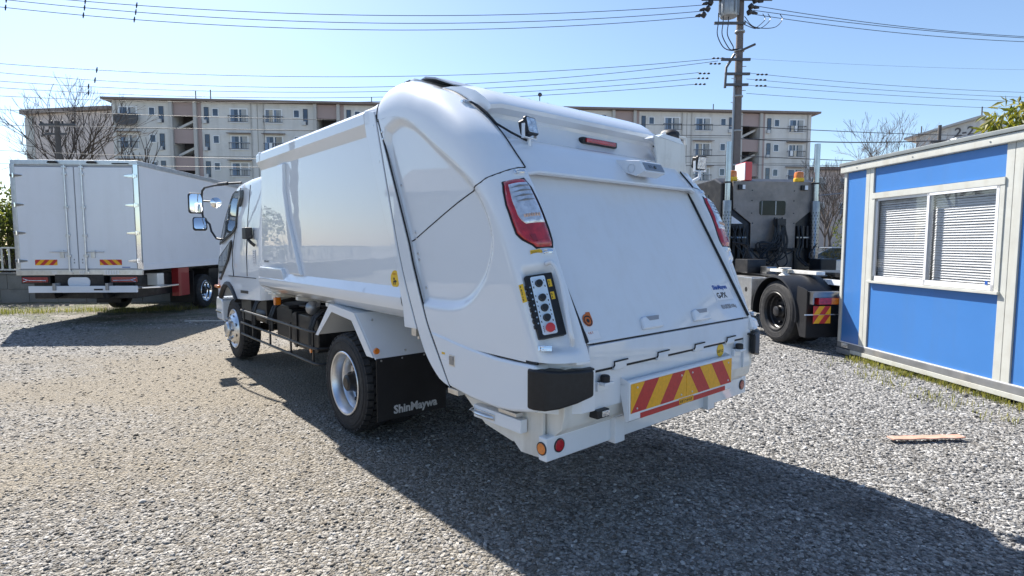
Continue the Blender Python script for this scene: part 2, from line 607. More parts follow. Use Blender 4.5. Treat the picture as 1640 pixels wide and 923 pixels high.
# rounded balcony tub on the top left window
mb = MB()
mb.prism([(-1.1, .05), (1.1, .05), (1.1, -.45), (.9, -.8), (.5, -1.0), (-.5, -1.0), (-.9, -.8), (-1.1, -.45)], 'y', -.48, -.36)
tb = mb.build('planter_screen', 'rail_metal', AP)
tb.location = (1.45, 0, 13.95)

# gable-ended block on the left, numbered 2-5
GB = empty('apartment_block', (-59.6, 70.0, 0.0), math.atan2(-10.0, 17.7))
tag(GB, 'pinkish apartment block end wall numbered 2-5 behind the bare tree on the left', 'apartment block')
mb = MB(); mb.prism([(0, 0), (20.3, 0), (20.3, 15.6), (0, 17.35)], 'y', 0, 10)
mb.build('wall', 'facade_rose', GB)
mb = MB(); mb.prism([(-.3, 17.38), (20.6, 15.62), (20.6, 15.95), (-.3, 17.95)], 'y', -.5, 10.5)
mb.build('roof', 'roof_brown', GB)
mb = MB(); mb.box(-.05, 2.2, -.10, .3, 0, 17.0)
mb.build('corner_strip', 'pale_trim', GB)
text('block_number', '2-5', 2.4, 'dark_void', GB, frame((5.4, -.03, 15.1), (1, 0, 0), (0, 0, 1)), bold=.03, depth=.02)

# block on the far right, numbered 2-2
RB = empty('apartment_block', (44.0, 62.0, 0.0), math.atan2(-4.2, 3.2))
tag(RB, 'cream apartment block end wall numbered 2-2 rising above the site office roof', 'apartment block')
mb = MB(); mb.prism([(0, 0), (5.4, 0), (5.4, 14.2), (0, 13.2)], 'y', 0, 14)
mb.build('wall', 'facade', RB)
mb = MB(); mb.prism([(-1.0, 12.98), (0, 13.23), (5.7, 14.25), (5.7, 14.5), (-1.0, 13.2)], 'y', -.5, 14.5)
rf = mb.build('roof', 'pale_trim', RB)
for x, z in ((.4, 13.3), (5.5, 14.4)):
    mb = MB(); mb.tube([(x, .1, z), (x, .1, z + 1.0)], .06, 6)
    mb.build('roof_mast', 'rail_metal', rf)
text('block_number', '2-2', 1.25, 'dark_void', RB, frame((4.2, -.03, 13.1), (1, 0, 0), (0, 0, 1)), bold=.02, depth=.02)
# low house far between the block and the office
HB = empty('distant_house', (33.0, 64.0, 0.0), R(3))
tag(HB, 'small pale flat-roofed building between the apartment block and the site office', 'building')
mb = MB(); mb.box(0, 14, 0, 8, 0, 9.9)
mb.build('wall', 'facade_rose', HB)
mb = MB(); mb.box(-.5, 14.5, -.5, 8.5, 9.92, 10.25)
mb.build('roof', 'roof_brown', HB)
for x in (1.6, 5.0, 8.4):
    for z in (8.4, 5.6):
        w = put('b', 0, 0); w.parent = HB; w.location = (x, -.005, z)

# ================================================================ utility poles and wires
mat('pole_concrete', (0.16, 0.14, 0.135), 0.8, noise=(4, 0.12), bump=(40, 0.2), dirt=((0.15, 0.13, 0.125), 2.0, 0.4))
mat('pole_dark', (0.10, 0.09, 0.085), 0.8, noise=(3, 0.2))
mat('insulator', (0.03, 0.03, 0.034), 0.4)
mat('galvanised', (0.36, 0.37, 0.38), 0.45, metal=0.7, noise=(8, 0.15))
mat('wire', (0.018, 0.018, 0.02), 0.38, spec=0.7)
UP = empty('utility_pole', (8.67, 22.0, 0.0))
tag(UP, 'tall concrete utility pole with transformer and many wires behind the garbage truck', 'utility pole')
mb = MB(); mb.tube([(0, 0, -.2), (0, 0, 6), (0, 0, 12.2)], [.185, .155, .115], 18)
mb.build('shaft', 'pole_concrete', UP)
mb = MB(); mb.tube([(-.19, -.06, 0), (-.175, -.06, 6.5), (-.16, -.05, 8.0)], .045, 8)
mb.build('cable_duct', 'lamp_grey', UP)
for z in (3.2, 4.6, 5.9, 7.2, 8.9, 9.6):
    mb = MB(); mb.lathe([(.185, 0), (.19, .01), (.19, .05), (.185, .06)], 18, (0, 0, z), axis='z')
    mb.build('pole_band', 'galvanised', UP)
for k in range(9):
    mb = MB(); sgn = 1 if k % 2 else -1
    mb.tube([(0, 0, 5.2 + .45 * k), (sgn * .28, -.03, 5.2 + .45 * k)], .013, 6)
    mb.build('step_bolt', 'galvanised', UP)
tr = MB()
tr.lathe([(.0, 10.10), (.30, 10.12), (.33, 10.2), (.33, 10.78), (.30, 10.85), (.0, 10.88)], 20, (-.50, -.15, 0), axis='z')
trf = tr.build('transformer', 'galvanised', UP)
mb = MB()
for k in range(10):
    a = 2 * math.pi * k / 10
    mb.M = Matrix.Translation((-.50, -.15, 0)) @ Matrix.Rotation(a, 4, 'Z')
    mb.box(.33, .38, -.01, .01, 10.2, 10.75)
mb.build('cooling_fin', 'galvanised', trf)
for x in (-.68, -.5, -.32):
    mb = MB(); mb.lathe([(.03, 10.86), (.05, 10.9), (.03, 10.93), (.05, 10.97), (.03, 11.0), (.02, 11.06), (0, 11.06)], 12, (x, -.15, 0), axis='z')
    mb.build('bushing', 'insulator', trf)
for (x0, x1, z) in ((-1.05, .12, 9.88), (-1.55, 1.1, 10.75), (-.75, .35, 8.55), (-.60, .35, 8.02), (-.60, .3, 7.62)):
    mb = MB(); mb.box(x0, x1, -.24, -.16, z - .045, z + .045)
    mb.build('crossarm', 'rail_metal', UP)
mb = MB(); mb.tube([(-.25, -.2, 8.75), (-.55, -.2, 8.25), (-.58, -.2, 7.5)], .05, 8)
mb.tube([(.02, -.15, 8.9), (.45, -.4, 9.05)], .045, 8)
mb.build('service_bracket', 'rail_metal', UP)
def cone_ins(x, y, z, dx, n='strain_insulator'):
    mb = MB()
    mb.lathe([(.02, 0), (.10, .06), (.13, .10), (.05, .22), (.07, .26), (.03, .42), (0, .44)], 14, (0, 0, 0), axis='x')
    o = mb.build(n, 'insulator', UP, loc=(x, y, z))
    if dx < 0: o.rotation_euler.z = math.pi
    o.rotation_euler.y = 0.15
    return o
for k, (x, z) in enumerate(((-1.10, 10.64), (-1.20, 10.42), (-1.35, 10.20))): cone_ins(x, -.2, z, -1)
for k, (x, z) in enumerate(((.35, 10.72), (.20, 10.50), (.15, 10.30))): cone_ins(x, -.2, z, 1)
for k, (x0, x1) in enumerate(((-.90, -.20), (-.72, -.15), (-.52, -.12))):
    mb = MB()
    mb.tube([tuple(p) for p in resample([(x0, -.2, 10.25), (x0, -.2, 9.9), (x0 - .02, -.2, 9.45), (x0 + .22, -.2, 9.0), (-.35, -.2, 8.88 + .02 * k), (-.05, -.15, 8.97)], 24)], .018, 6)
    mb.build('jumper_cable', 'wire', UP)
for k, x1 in enumerate((1.55, 1.1, .9)):
    mb = MB()
    mb.tube([tuple(p) for p in resample([(.10, -.15, 10.15 - .15 * k), (.45, -.2, 9.75 - .03 * k), (x1 - .35, -.2, 9.72), (x1, -.1, 10.05), (x1 - .05, .0, 10.30)], 24)], .014, 6)
    mb.build('jumper_cable', 'wire', UP)
for (x, z) in ((-.95, 8.62), (-1.05, 8.42), (-1.45, 8.06), (-1.50, 7.88), (-1.6, 7.66), (.75, 8.02), (.70, 7.82), (.72, 7.60)):
    mb = MB()
    for q in range(3):
        mb.lathe([(0, -.13 + .16 * q), (.035, -.09 + .16 * q), (.035, -.03 + .16 * q), (0, .01 + .16 * q)], 8, (x, -.12, z), axis='x')
    mb.build('wire_sleeve', 'insulator', UP)

def sag_pts(a, n=40):
    X0, Y0, Z0, X1, Y1, Z1, s = a
    return [(X0 + (X1 - X0) * k / n, Y0 + (Y1 - Y0) * k / n, Z0 + (Z1 - Z0) * k / n - s * 4 * (k / n) * (1 - k / n)) for k in range(n + 1)]
def wire(name, a, r, label, grp, spacers=()):
    P = sag_pts(a)
    mb = MB(); mb.tube(P, r, 5)
    o = mb.build(name, 'wire', None)
    tag(o, label, 'overhead wire', grp)
    for k in spacers:
        i = int(k * 40)
        p = P[i]
        mb = MB(); mb.tube([(p[0] + .02, p[1], p[2] + .10), (p[0], p[1], p[2]), (p[0] - .015, p[1], p[2] - .10)], [.014, .028, .014], 6)
        mb.build('spacer', 'insulator', o)
    return o
GR = 'overhead wires strung from the utility pole'
for i, (a, lab) in enumerate((((7.34, 22, 10.63, -27, 19.5, 11.24, 1.04), 'highest black power line running left from the utility pole'),
        ((7.23, 22, 10.4, -27, 19.5, 11.2, 1.16), 'second highest black power line running left from the utility pole'),
        ((7.07, 22, 10.19, -27, 19.5, 10.93, 1.17), 'third highest black power line running left from the utility pole'))):
    wire('power_line', a, .012, lab, GR, (.60, .67, .74, .80, .86))
for i, (a, lab) in enumerate((((8.11, 22, 8.68, -27, 19.5, 8.68, 1.04), 'uppermost of five middle wires left of the utility pole'),
        ((7.87, 22, 8.56, -27, 19.5, 8.61, 1.33), 'second of five middle wires left of the utility pole'),
        ((7.17, 22, 8.13, -27, 19.5, 8.04, 1.0), 'third of five middle wires left of the utility pole'),
        ((7.13, 22, 7.92, -27, 19.5, 7.78, .97), 'fourth of five middle wires left of the utility pole'),
        ((6.99, 22, 7.69, -27, 19.5, 7.30, .80), 'lowest of five middle wires left of the utility pole'))):
    wire('power_line', a, .010, lab, GR, (.66, .75, .84) if i < 4 else ())
for i, (a, lab) in enumerate((((9.0, 22, 10.63, 34, 27, 11.31, .6), 'highest power line running right from the utility pole'),
        ((9.0, 22, 10.45, 34, 27, 11.02, .42), 'second highest power line running right from the utility pole'),
        ((9.0, 22, 10.31, 34, 27, 11.2, .6), 'third highest power line running right from the utility pole'),
        ((8.94, 22, 8.65, 34, 27, 9.8, .23), 'thin single wire right of the pole below the top three lines'),
        ((8.96, 22, 8.12, 34, 27, 8.72, .36), 'uppermost of four parallel wires right of the utility pole'),
        ((8.97, 22, 7.89, 34, 27, 8.42, .3), 'second of four parallel wires right of the utility pole'),
        ((8.98, 22, 7.66, 34, 27, 8.17, .24), 'third of four parallel wires right of the utility pole'),
        ((8.99, 22, 7.35, 34, 27, 7.74, .19), 'lowest of four parallel wires right of the utility pole'))):
    wire('power_line', a, .012 if i < 3 else (.004 if i == 3 else .008), lab, GR)
for i, (a, lab) in enumerate((((8.54, 22, 6.15, -32, 30, 8.85, .2), 'black cable crossing the top windows of the apartment block on the left'),
        ((8.56, 22, 5.75, -32, 30, 7.92, .05), 'second black cable crossing the apartment block on the left'),
        ((8.58, 22, 5.02, -32, 30, 6.8, .43), 'third cable crossing low in front of the apartment block on the left'),
        ((8.59, 22, 4.64, -32, 30, 5.97, .21), 'lowest cable just above the box truck roof on the left'))):
    wire('telephone_cable', a, .013, lab, GR)
for i, (a, lab) in enumerate((((8.71, 22, 6.12, 30, 32, 7.61, .1), 'black cable crossing the top windows right of the utility pole'),
        ((8.73, 22, 5.65, 30, 32, 7.97, .37), 'thick cable sagging from the pole towards the small pole on the right'),
        ((8.75, 22, 4.99, 30, 32, 6.1, .1), 'low dark cable right of the utility pole behind the chrome stack'),
        ((8.76, 22, 4.65, 30, 32, 6.05, .05), 'lowest pale cable right of the utility pole above the tractor'))):
    wire('telephone_cable', a, (.016, .024, .016, .010)[i], lab, GR)
# far-left end pole (its reflection shows in the truck side), small poles
def small_pole(loc, h, label, arm=True, r=.15, m='pole_dark'):
    e = empty('utility_pole', loc)
    tag(e, label, 'utility pole')
    mb = MB(); mb.tube([(0, 0, -.2), (0, 0, h)], [r, r * .75], 12)
    mb.build('shaft', m, e)
    if arm:
        mb = MB(); mb.box(-1.0, 1.0, -.05, .05, h - .25, h - .13)
        mb.build('crossarm', 'rail_metal', e)
        mb = MB(); mb.box(-.7, .5, -.05, .05, h - .75, h - .65)
        mb.build('crossarm', 'rail_metal', e)
        for x in (-.9, -.3, .3, .9):
            mb = MB(); mb.lathe([(.03, 0), (.06, .05), (.03, .10), (.05, .14), (0, .18)], 10, (x, 0, h - .13), axis='z')
            mb.build('pin_insulator', 'insulator', e)
    return e
small_pole((-27, 19.5, 0), 11.8, 'utility pole left of the picture mirrored in the truck side panel', True, .18)
small_pole((-25.5, 32, 0), 8.45, 'short dark utility pole rising beside the bare tree behind the box truck', True, .17)
sp = small_pole((21.0, 28.0, 0), 7.4, 'small dark pole poking above the site office roof', False, .10)
mb = MB(); mb.box(-.45, .45, -.04, .04, 6.55, 6.63)
mb.build('crossarm', 'rail_metal', sp)
mb = MB(); mb.prism([(.5, 6.35), (.6, 6.75), (1.9, 7.0), (2.25, 6.9), (2.35, 6.35)], 'y', -.3, .3)
mb.build('pole_transformer', 'galvanised', sp, bevel=.05)

# ================================================================ ground and gravel
STONE = [(0.0, (.040, .040, .042)), (.25, (.118, .119, .121)), (.5, (.215, .215, .213)), (.75, (.32, .318, .312)), (1.0, (.54, .535, .525))]
def ground_mat():
    m = bpy.data.materials.new('gravel_ground')
    m.use_nodes = True
    n, l = m.node_tree.nodes, m.node_tree.links
    b = n['Principled BSDF']
    b.inputs['Roughness'].default_value = .85
    tc = n.new('ShaderNodeTexCoord')
    def vor(scale):
        v = n.new('ShaderNodeTexVoronoi'); v.inputs['Scale'].default_value = scale
        v.inputs['Randomness'].default_value = 1.0
        l.new(tc.outputs['Object'], v.inputs['Vector']); return v
    def noi(scale, det=4.0):
        v = n.new('ShaderNodeTexNoise'); v.inputs['Scale'].default_value = scale; v.inputs['Detail'].default_value = det
        l.new(tc.outputs['Object'], v.inputs['Vector']); return v
    v1, v2 = vor(46.0), vor(100.0)
    cr = n.new('ShaderNodeValToRGB')
    els = cr.color_ramp.elements
    while len(els) < 5: els.new(.5)
    for e, (p, c) in zip(els, STONE): e.position = p; e.color = (*c, 1)
    sep = n.new('ShaderNodeSeparateColor')
    l.new(v1.outputs['Color'], sep.inputs[0]); l.new(sep.outputs[0], cr.inputs[0])
    # fine dust and bare earth in patches
    da = n.new('ShaderNodeAttribute'); da.attribute_name = 'dirt'
    dn = noi(5.0, 6.0)
    dm = n.new('ShaderNodeMath'); dm.operation = 'MULTIPLY_ADD'; dm.inputs[1].default_value = .7; dm.inputs[2].default_value = -.35
    l.new(dn.outputs['Fac'], dm.inputs[0])
    dd = n.new('ShaderNodeMath'); dd.operation = 'ADD'; l.new(dm.outputs[0], dd.inputs[0]); l.new(da.outputs['Fac'], dd.inputs[1])
    mr = n.new('ShaderNodeMapRange'); mr.inputs[1].default_value, mr.inputs[2].default_value = .05, .75
    mr.inputs[3].default_value, mr.inputs[4].default_value = .10, .85
    l.new(dd.outputs[0], mr.inputs[0])
    mx = n.new('ShaderNodeMix'); mx.data_type = 'RGBA'
    sp2 = n.new('ShaderNodeSeparateColor'); l.new(v2.outputs['Color'], sp2.inputs[0])
    tm = n.new('ShaderNodeMapRange'); tm.inputs[3].default_value, tm.inputs[4].default_value = .55, 1.35
    l.new(sp2.outputs[0], tm.inputs[0])
    tv = n.new('ShaderNodeVectorMath'); tv.operation = 'SCALE'; tv.inputs[0].default_value = (.25, .21, .15)
    l.new(tm.outputs[0], tv.inputs['Scale']); l.new(tv.outputs[0], mx.inputs[7])
    l.new(mr.outputs[0], mx.inputs[0]); l.new(cr.outputs[0], mx.inputs[6])
    # moss by the wall on the far left
    ps = n.new('ShaderNodeSeparateXYZ'); l.new(tc.outputs['Object'], ps.inputs[0])
    m1 = n.new('ShaderNodeMapRange'); m1.inputs[1].default_value, m1.inputs[2].default_value = 9.2, 12.5
    l.new(ps.outputs['Y'], m1.inputs[0])
    m2 = n.new('ShaderNodeMapRange'); m2.inputs[1].default_value, m2.inputs[2].default_value = -5.0, -8.0
    l.new(ps.outputs['X'], m2.inputs[0])
    mn = noi(1.4, 6.0)
    m3 = n.new('ShaderNodeMapRange'); m3.inputs[1].default_value, m3.inputs[2].default_value = .42, .58
    l.new(mn.outputs['Fac'], m3.inputs[0])
    q = n.new('ShaderNodeMath'); q.operation = 'MULTIPLY'; l.new(m1.outputs[0], q.inputs[0]); l.new(m2.outputs[0], q.inputs[1])
    q2 = n.new('ShaderNodeMath'); q2.operation = 'MULTIPLY'; l.new(q.outputs[0], q2.inputs[0]); l.new(m3.outputs[0], q2.inputs[1])
    mg = n.new('ShaderNodeMix'); mg.data_type = 'RGBA'; mg.inputs[7].default_value = (.085, .095, .045, 1)
    l.new(q2.outputs[0], mg.inputs[0]); l.new(mx.outputs[2], mg.inputs[6])
    big = noi(.18, 3.0)
    mb_ = n.new('ShaderNodeMapRange'); mb_.inputs[1].default_value, mb_.inputs[2].default_value = .3, .7
    mb_.inputs[3].default_value, mb_.inputs[4].default_value = .90, 1.12
    l.new(big.outputs['Fac'], mb_.inputs[0])
    sc = n.new('ShaderNodeVectorMath'); sc.operation = 'SCALE'
    l.new(mg.outputs[2], sc.inputs[0]); l.new(mb_.outputs[0], sc.inputs['Scale'])
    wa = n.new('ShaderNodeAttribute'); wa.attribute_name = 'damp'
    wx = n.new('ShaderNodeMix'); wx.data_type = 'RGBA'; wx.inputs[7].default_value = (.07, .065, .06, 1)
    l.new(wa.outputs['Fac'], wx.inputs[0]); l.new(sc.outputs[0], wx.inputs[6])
    l.new(wx.outputs[2], b.inputs['Base Color'])
    ad = n.new('ShaderNodeMath'); ad.operation = 'MULTIPLY_ADD'; ad.inputs[1].default_value = .45
    l.new(v2.outputs['Distance'], ad.inputs[0]); l.new(v1.outputs['Distance'], ad.inputs[2])
    bp = n.new('ShaderNodeBump'); bp.inputs['Strength'].default_value = 1.0; bp.inputs['Distance'].default_value = .026; bp.invert = True
    l.new(ad.outputs[0], bp.inputs['Height']); l.new(bp.outputs[0], b.inputs['Normal'])
    MATS['gravel_ground'] = m
ground_mat()
_wr = np.random.RandomState(17)
_W = [(_wr.uniform(.25, 2.6), _wr.uniform(0, 2 * np.pi), _wr.uniform(0, 2 * np.pi)) for _ in range(14)]
def dirt_at(x, y):
    """0..1: where fine brown earth shows between the stones (worn tracks run across the yard on the left)."""
    v = 0
    for k, a, p in _W:
        v = v + np.sin(k * (x * np.cos(a) * .55 + y * np.sin(a) * 1.25) + p) / (k + .6) ** .5
    v = v / 3.2
    left = 1 / (1 + np.exp((x + .6 - .10 * (y - 4)) * 1.3))
    mid = 1 / (1 + np.exp(-(y - 4.3) * 1.3))
    trk = np.exp(-((y - (7.6 + .25 * np.sin(x * .5))) / .35) ** 2) + .8 * np.exp(-((y - (6.1 + .2 * np.sin(x * .6 + 1))) / .25) ** 2)
    return np.clip(.02 + .62 * v * (.22 + .78 * left) + .22 * left * mid + .24 * left * trk + .22 * left, 0, .8)
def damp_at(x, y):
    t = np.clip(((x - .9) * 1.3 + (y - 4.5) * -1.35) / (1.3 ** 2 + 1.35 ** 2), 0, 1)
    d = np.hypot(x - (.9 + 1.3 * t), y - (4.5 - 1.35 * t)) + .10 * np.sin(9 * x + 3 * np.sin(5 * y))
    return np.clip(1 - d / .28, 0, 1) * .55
xs = np.concatenate([[-600, -200, -80, -40, -25], np.arange(-17, 14.01, .16), [25, 40, 80, 200, 600]])
ys = np.concatenate([[-600, -200, -60, -20, -6, -2], np.arange(0, 17.01, .14), [25, 40, 80, 200, 600]])
X, Y = np.meshgrid(xs, ys)
gm = bpy.data.meshes.new('ground')
nx, ny = len(xs), len(ys)
Z = np.full(X.size, -.012)
gm.from_pydata(np.column_stack([X.ravel(), Y.ravel(), Z]).tolist(), [], [(j * nx + i, j * nx + i + 1, (j + 1) * nx + i + 1, (j + 1) * nx + i) for j in range(ny - 1) for i in range(nx - 1)])
for nm, fn in (('dirt', dirt_at), ('damp', damp_at)):
    at_ = gm.attributes.new(nm, 'FLOAT', 'POINT')
    vv = fn(X.ravel(), Y.ravel())
    far = (np.abs(X.ravel()) > 17.5) | (Y.ravel() > 17.2) | (Y.ravel() < -1)
    vv = np.where(far, .12 if nm == 'dirt' else 0, vv)
    at_.data.foreach_set('value', vv.astype(np.float32))
gm.materials.append(MATS['gravel_ground'])
g = bpy.data.objects.new('ground', gm)
COL.objects.link(g)
tag(g, 'pale grey gravel yard', 'ground', kind='structure')

mat('stone', (1, 1, 1), .8, tone=STONE, noise=(9, .12))
def stone_dirt():
    m = MATS['stone']; n, l = m.node_tree.nodes, m.node_tree.links
    b = n['Principled BSDF']
    src = b.inputs['Base Color'].links[0].from_socket
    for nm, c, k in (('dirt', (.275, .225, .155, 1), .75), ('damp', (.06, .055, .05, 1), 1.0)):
        a = n.new('ShaderNodeAttribute'); a.attribute_name = nm
        q = n.new('ShaderNodeMath'); q.operation = 'MULTIPLY'; q.inputs[1].default_value = k; l.new(a.outputs['Fac'], q.inputs[0])
        x = n.new('ShaderNodeMix'); x.data_type = 'RGBA'; x.inputs[7].default_value = c
        l.new(q.outputs[0], x.inputs[0]); l.new(src, x.inputs[6]); src = x.outputs[2]
    l.new(src, b.inputs['Base Color'])
stone_dirt()
def scatter_stones():
    rs = np.random.RandomState(5)
    pts = []
    def spread(sp0, smin, smax, keep=1.0, ymax=16.0, half=1.12):
        y, n = 1.5, []
        while y < ymax:
            sp = sp0 * max(1.0, y / 3.2) ** 1.25
            w = y * half + .9
            xs = np.arange(-w, w, sp) + rs.rand() * sp
            a = np.stack([xs, np.full_like(xs, y)], 1) + rs.uniform(-.75, .75, (len(xs), 2)) * sp
            a = a[rs.rand(len(a)) < keep]
            k = max(1.0, y / 3.2) ** .45
            s = (smin + (smax - smin) * rs.rand(len(a)) ** 2.9) * k
            n.append(np.column_stack([a, s]))
            y += sp
        pts.append(np.concatenate(n))
    spread(.0202, .0050, .0165)
    n_main = len(pts[0])
    spread(.17, .011, .024, .5, 10.0)
    P = np.concatenate(pts)
    odd = np.arange(len(P)) >= n_main
    # thinner where earth shows
    D = dirt_at(P[:, 0], P[:, 1])
    keep = rs.rand(len(P)) < np.clip(1.08 - .75 * D, .5, 1)
    P, D, odd = P[keep], D[keep], odd[keep]
    P[:, 2] *= 1 - .22 * D
    N = len(P)
    t = (1 + 5 ** .5) / 2
    iv = np.array([(-1, t, 0), (1, t, 0), (-1, -t, 0), (1, -t, 0), (0, -1, t), (0, 1, t), (0, -1, -t), (0, 1, -t), (t, 0, -1), (t, 0, 1), (-t, 0, -1), (-t, 0, 1)], float)
    iv /= np.linalg.norm(iv[0])
    fc = np.array([(0, 11, 5), (0, 5, 1), (0, 1, 7), (0, 7, 10), (0, 10, 11), (1, 5, 9), (5, 11, 4), (11, 10, 2), (10, 7, 6), (7, 1, 8), (3, 9, 4), (3, 4, 2), (3, 2, 6), (3, 6, 8), (3, 8, 9), (4, 9, 5), (2, 4, 11), (6, 2, 10), (8, 6, 7), (9, 8, 1)])
    V = iv[None] * (1 + rs.uniform(-.22, .22, (N, 12, 1)))
    sx = P[:, 2] * rs.uniform(.85, 1.45, N); sy = P[:, 2] * rs.uniform(.7, 1.05, N); sz = P[:, 2] * rs.uniform(.30, .58, N)
    V = V * np.stack([sx, sy, sz], 1)[:, None]
    ang = rs.uniform(0, 2 * np.pi, N); tl = rs.uniform(-.38, .38, N)
    c, s = np.cos(tl)[:, None], np.sin(tl)[:, None]
    V = np.stack([V[..., 0] * c + V[..., 2] * s, V[..., 1], -V[..., 0] * s + V[..., 2] * c], 2)
    c, s = np.cos(ang)[:, None], np.sin(ang)[:, None]
    V = np.stack([V[..., 0] * c - V[..., 1] * s, V[..., 0] * s + V[..., 1] * c, V[..., 2]], 2)
    V[..., 0] += P[:, 0:1]; V[..., 1] += P[:, 1:2]
    V[..., 2] += (-.012 + sz * rs.uniform(.15, .75, N))[:, None]
    F = (fc[None] + 12 * np.arange(N)[:, None, None]).reshape(-1, 3)
    me = bpy.data.meshes.new('gravel')
    me.vertices.add(N * 12); me.vertices.foreach_set('co', V.astype(np.float32).ravel())
    nf = len(F)
    me.loops.add(nf * 3); me.loops.foreach_set('vertex_index', F.astype(np.int32).ravel())
    me.polygons.add(nf)
    me.polygons.foreach_set('loop_start', np.arange(0, nf * 3, 3, dtype=np.int32))
    me.polygons.foreach_set('use_smooth', np.zeros(nf, dtype=bool))
    me.update(calc_edges=True)
    at = me.attributes.new('tone', 'FLOAT', 'POINT')
    tone = np.clip(rs.normal(.44, .235, N), 0, 1)
    tone = np.where(odd & (rs.rand(N) < .55), rs.uniform(0, .18, N), tone)
    at.data.foreach_set('value', np.repeat(tone, 12).astype(np.float32))
    for nm, vv in (('dirt', D), ('damp', damp_at(P[:, 0], P[:, 1]))):
        q = me.attributes.new(nm, 'FLOAT', 'POINT')
        q.data.foreach_set('value', np.repeat(vv, 12).astype(np.float32))
    me.materials.append(MATS['stone'])
    o = bpy.data.objects.new('gravel', me)
    COL.objects.link(o)
    tag(o, 'loose pale grey gravel stones covering the yard', 'gravel', kind='stuff')
    return N
NST = scatter_stones()

# flat pinkish plank lying on the gravel, pale batten on the left
mat('plank_wood', (.50, .27, .20), .8, noise=(20, .12), dirt=((.45, .40, .36), 8, .5))
mat('pale_wood', (.62, .60, .54), .8, noise=(10, .15))
def plank(loc, rz, L, W, m, label):
    mb = MB()
    rows = [[(-L / 2 + L * k / 12, -W / 2 + .006 * math.sin(k * 1.7), .0) for k in range(13)], [(-L / 2 + L * k / 12, W / 2 + .005 * math.sin(k * 2.3), .0) for k in range(13)]]
    v = rows[0] + rows[1][::-1]
    top = [(x, y, z + .008) for x, y, z in v]
    n = len(v)
    mb.add(v + top, [tuple(range(n)), tuple(range(2 * n - 1, n - 1, -1))] + [(i, (i + 1) % n, n + (i + 1) % n, n + i) for i in range(n)])
    o = mb.build('plank', m, None, loc=loc, rotz=rz)
    tag(o, label, 'plank')
plank((3.36, 4.43, .016), R(4), .62, .075, 'plank_wood', 'thin pinkish plank lying flat on the gravel before the office')
plank((-6.0, 11.4, .010), R(2), 1.4, .05, 'pale_wood', 'thin pale batten lying on the gravel between the two trucks')

# ================================================================ plants
mat('leaf_dark', (.055, .085, .022), .5, tone=[(0, (.024, .040, .013)), (.5, (.075, .095, .024)), (1, (.20, .19, .045))])
mat('leaf_lime', (.14, .16, .03), .5, tone=[(0, (.05, .075, .018)), (.5, (.16, .16, .028)), (1, (.36, .30, .05))])
mat('grass_blade', (.12, .14, .035), .6, tone=[(0, (.09, .10, .03)), (.5, (.17, .17, .05)), (1, (.32, .28, .11))])
mat('bark', (.085, .068, .058), .9, noise=(6, .3), bump=(20, .4))
mat('bark_pale', (.17, .135, .115), .9, noise=(4, .3))

def translucent(nm, f=.4):
    m = MATS[nm]; n, l = m.node_tree.nodes, m.node_tree.links
    b = n['Principled BSDF']; out = n['Material Output']
    t = n.new('ShaderNodeBsdfTranslucent'); x = n.new('ShaderNodeMixShader'); x.inputs[0].default_value = f
    g = n.new('ShaderNodeVectorMath'); g.operation = 'MULTIPLY'; g.inputs[1].default_value = (1.5, 1.6, .8)
    l.new(b.inputs['Base Color'].links[0].from_socket, g.inputs[0]); l.new(g.outputs[0], t.inputs['Color'])
    l.new(b.outputs[0], x.inputs[1]); l.new(t.outputs[0], x.inputs[2]); l.new(x.outputs[0], out.inputs[0])
for _n in ('leaf_dark', 'leaf_lime', 'grass_blade'): translucent(_n)

def leaf_mesh(name, m, parent, centres, n, size, seed, droop=.3, aspect=.45):
    """n leaf faces spread through ellipsoids; each leaf is a bent blade of two quads."""
    rs = np.random.RandomState(seed)
    C = np.array([c[:3] for c in centres]); Rr = np.array([c[3:6] for c in centres])
    wt = Rr.prod(1) ** .67; wt /= wt.sum()
    idx = rs.choice(len(C), n, p=wt)
    d = rs.normal(size=(n, 3)); d /= np.linalg.norm(d, axis=1)[:, None]
    r = rs.uniform(.45, 1.0, (n, 1)) ** .5
    P = C[idx] + d * r * Rr[idx] * (1 + .10 * rs.normal(size=(n, 1)))
    L = size * rs.uniform(.6, 1.3, n); W = L * aspect
    a = d * .5 + rs.normal(size=(n, 3)) * .7 + np.array([0, 0, -droop]); a /= np.linalg.norm(a, axis=1)[:, None]
    b = np.cross(a, rs.normal(size=(n, 3))); b /= np.linalg.norm(b, axis=1)[:, None]
    c = np.cross(a, b)
    v = np.stack([P, P + a * L[:, None] * .5 + b * W[:, None] * .5 + c * L[:, None] * .06, P + a * L[:, None], P + a * L[:, None] * .5 - b * W[:, None] * .5 + c * L[:, None] * .06], 1)
    F = np.arange(n * 4).reshape(n, 4)
    me = bpy.data.meshes.new(name)
    me.from_pydata(v.reshape(-1, 3).tolist(), [], F.tolist())
    at = me.attributes.new('tone', 'FLOAT', 'POINT')
    at.data.foreach_set('value', np.repeat(np.clip(rs.normal(.5, .25, n), 0, 1), 4).astype(np.float32))
    me.materials.append(MATS[m])
    o = bpy.data.objects.new(name, me); COL.objects.link(o)
    if parent: o.parent = parent
    return o

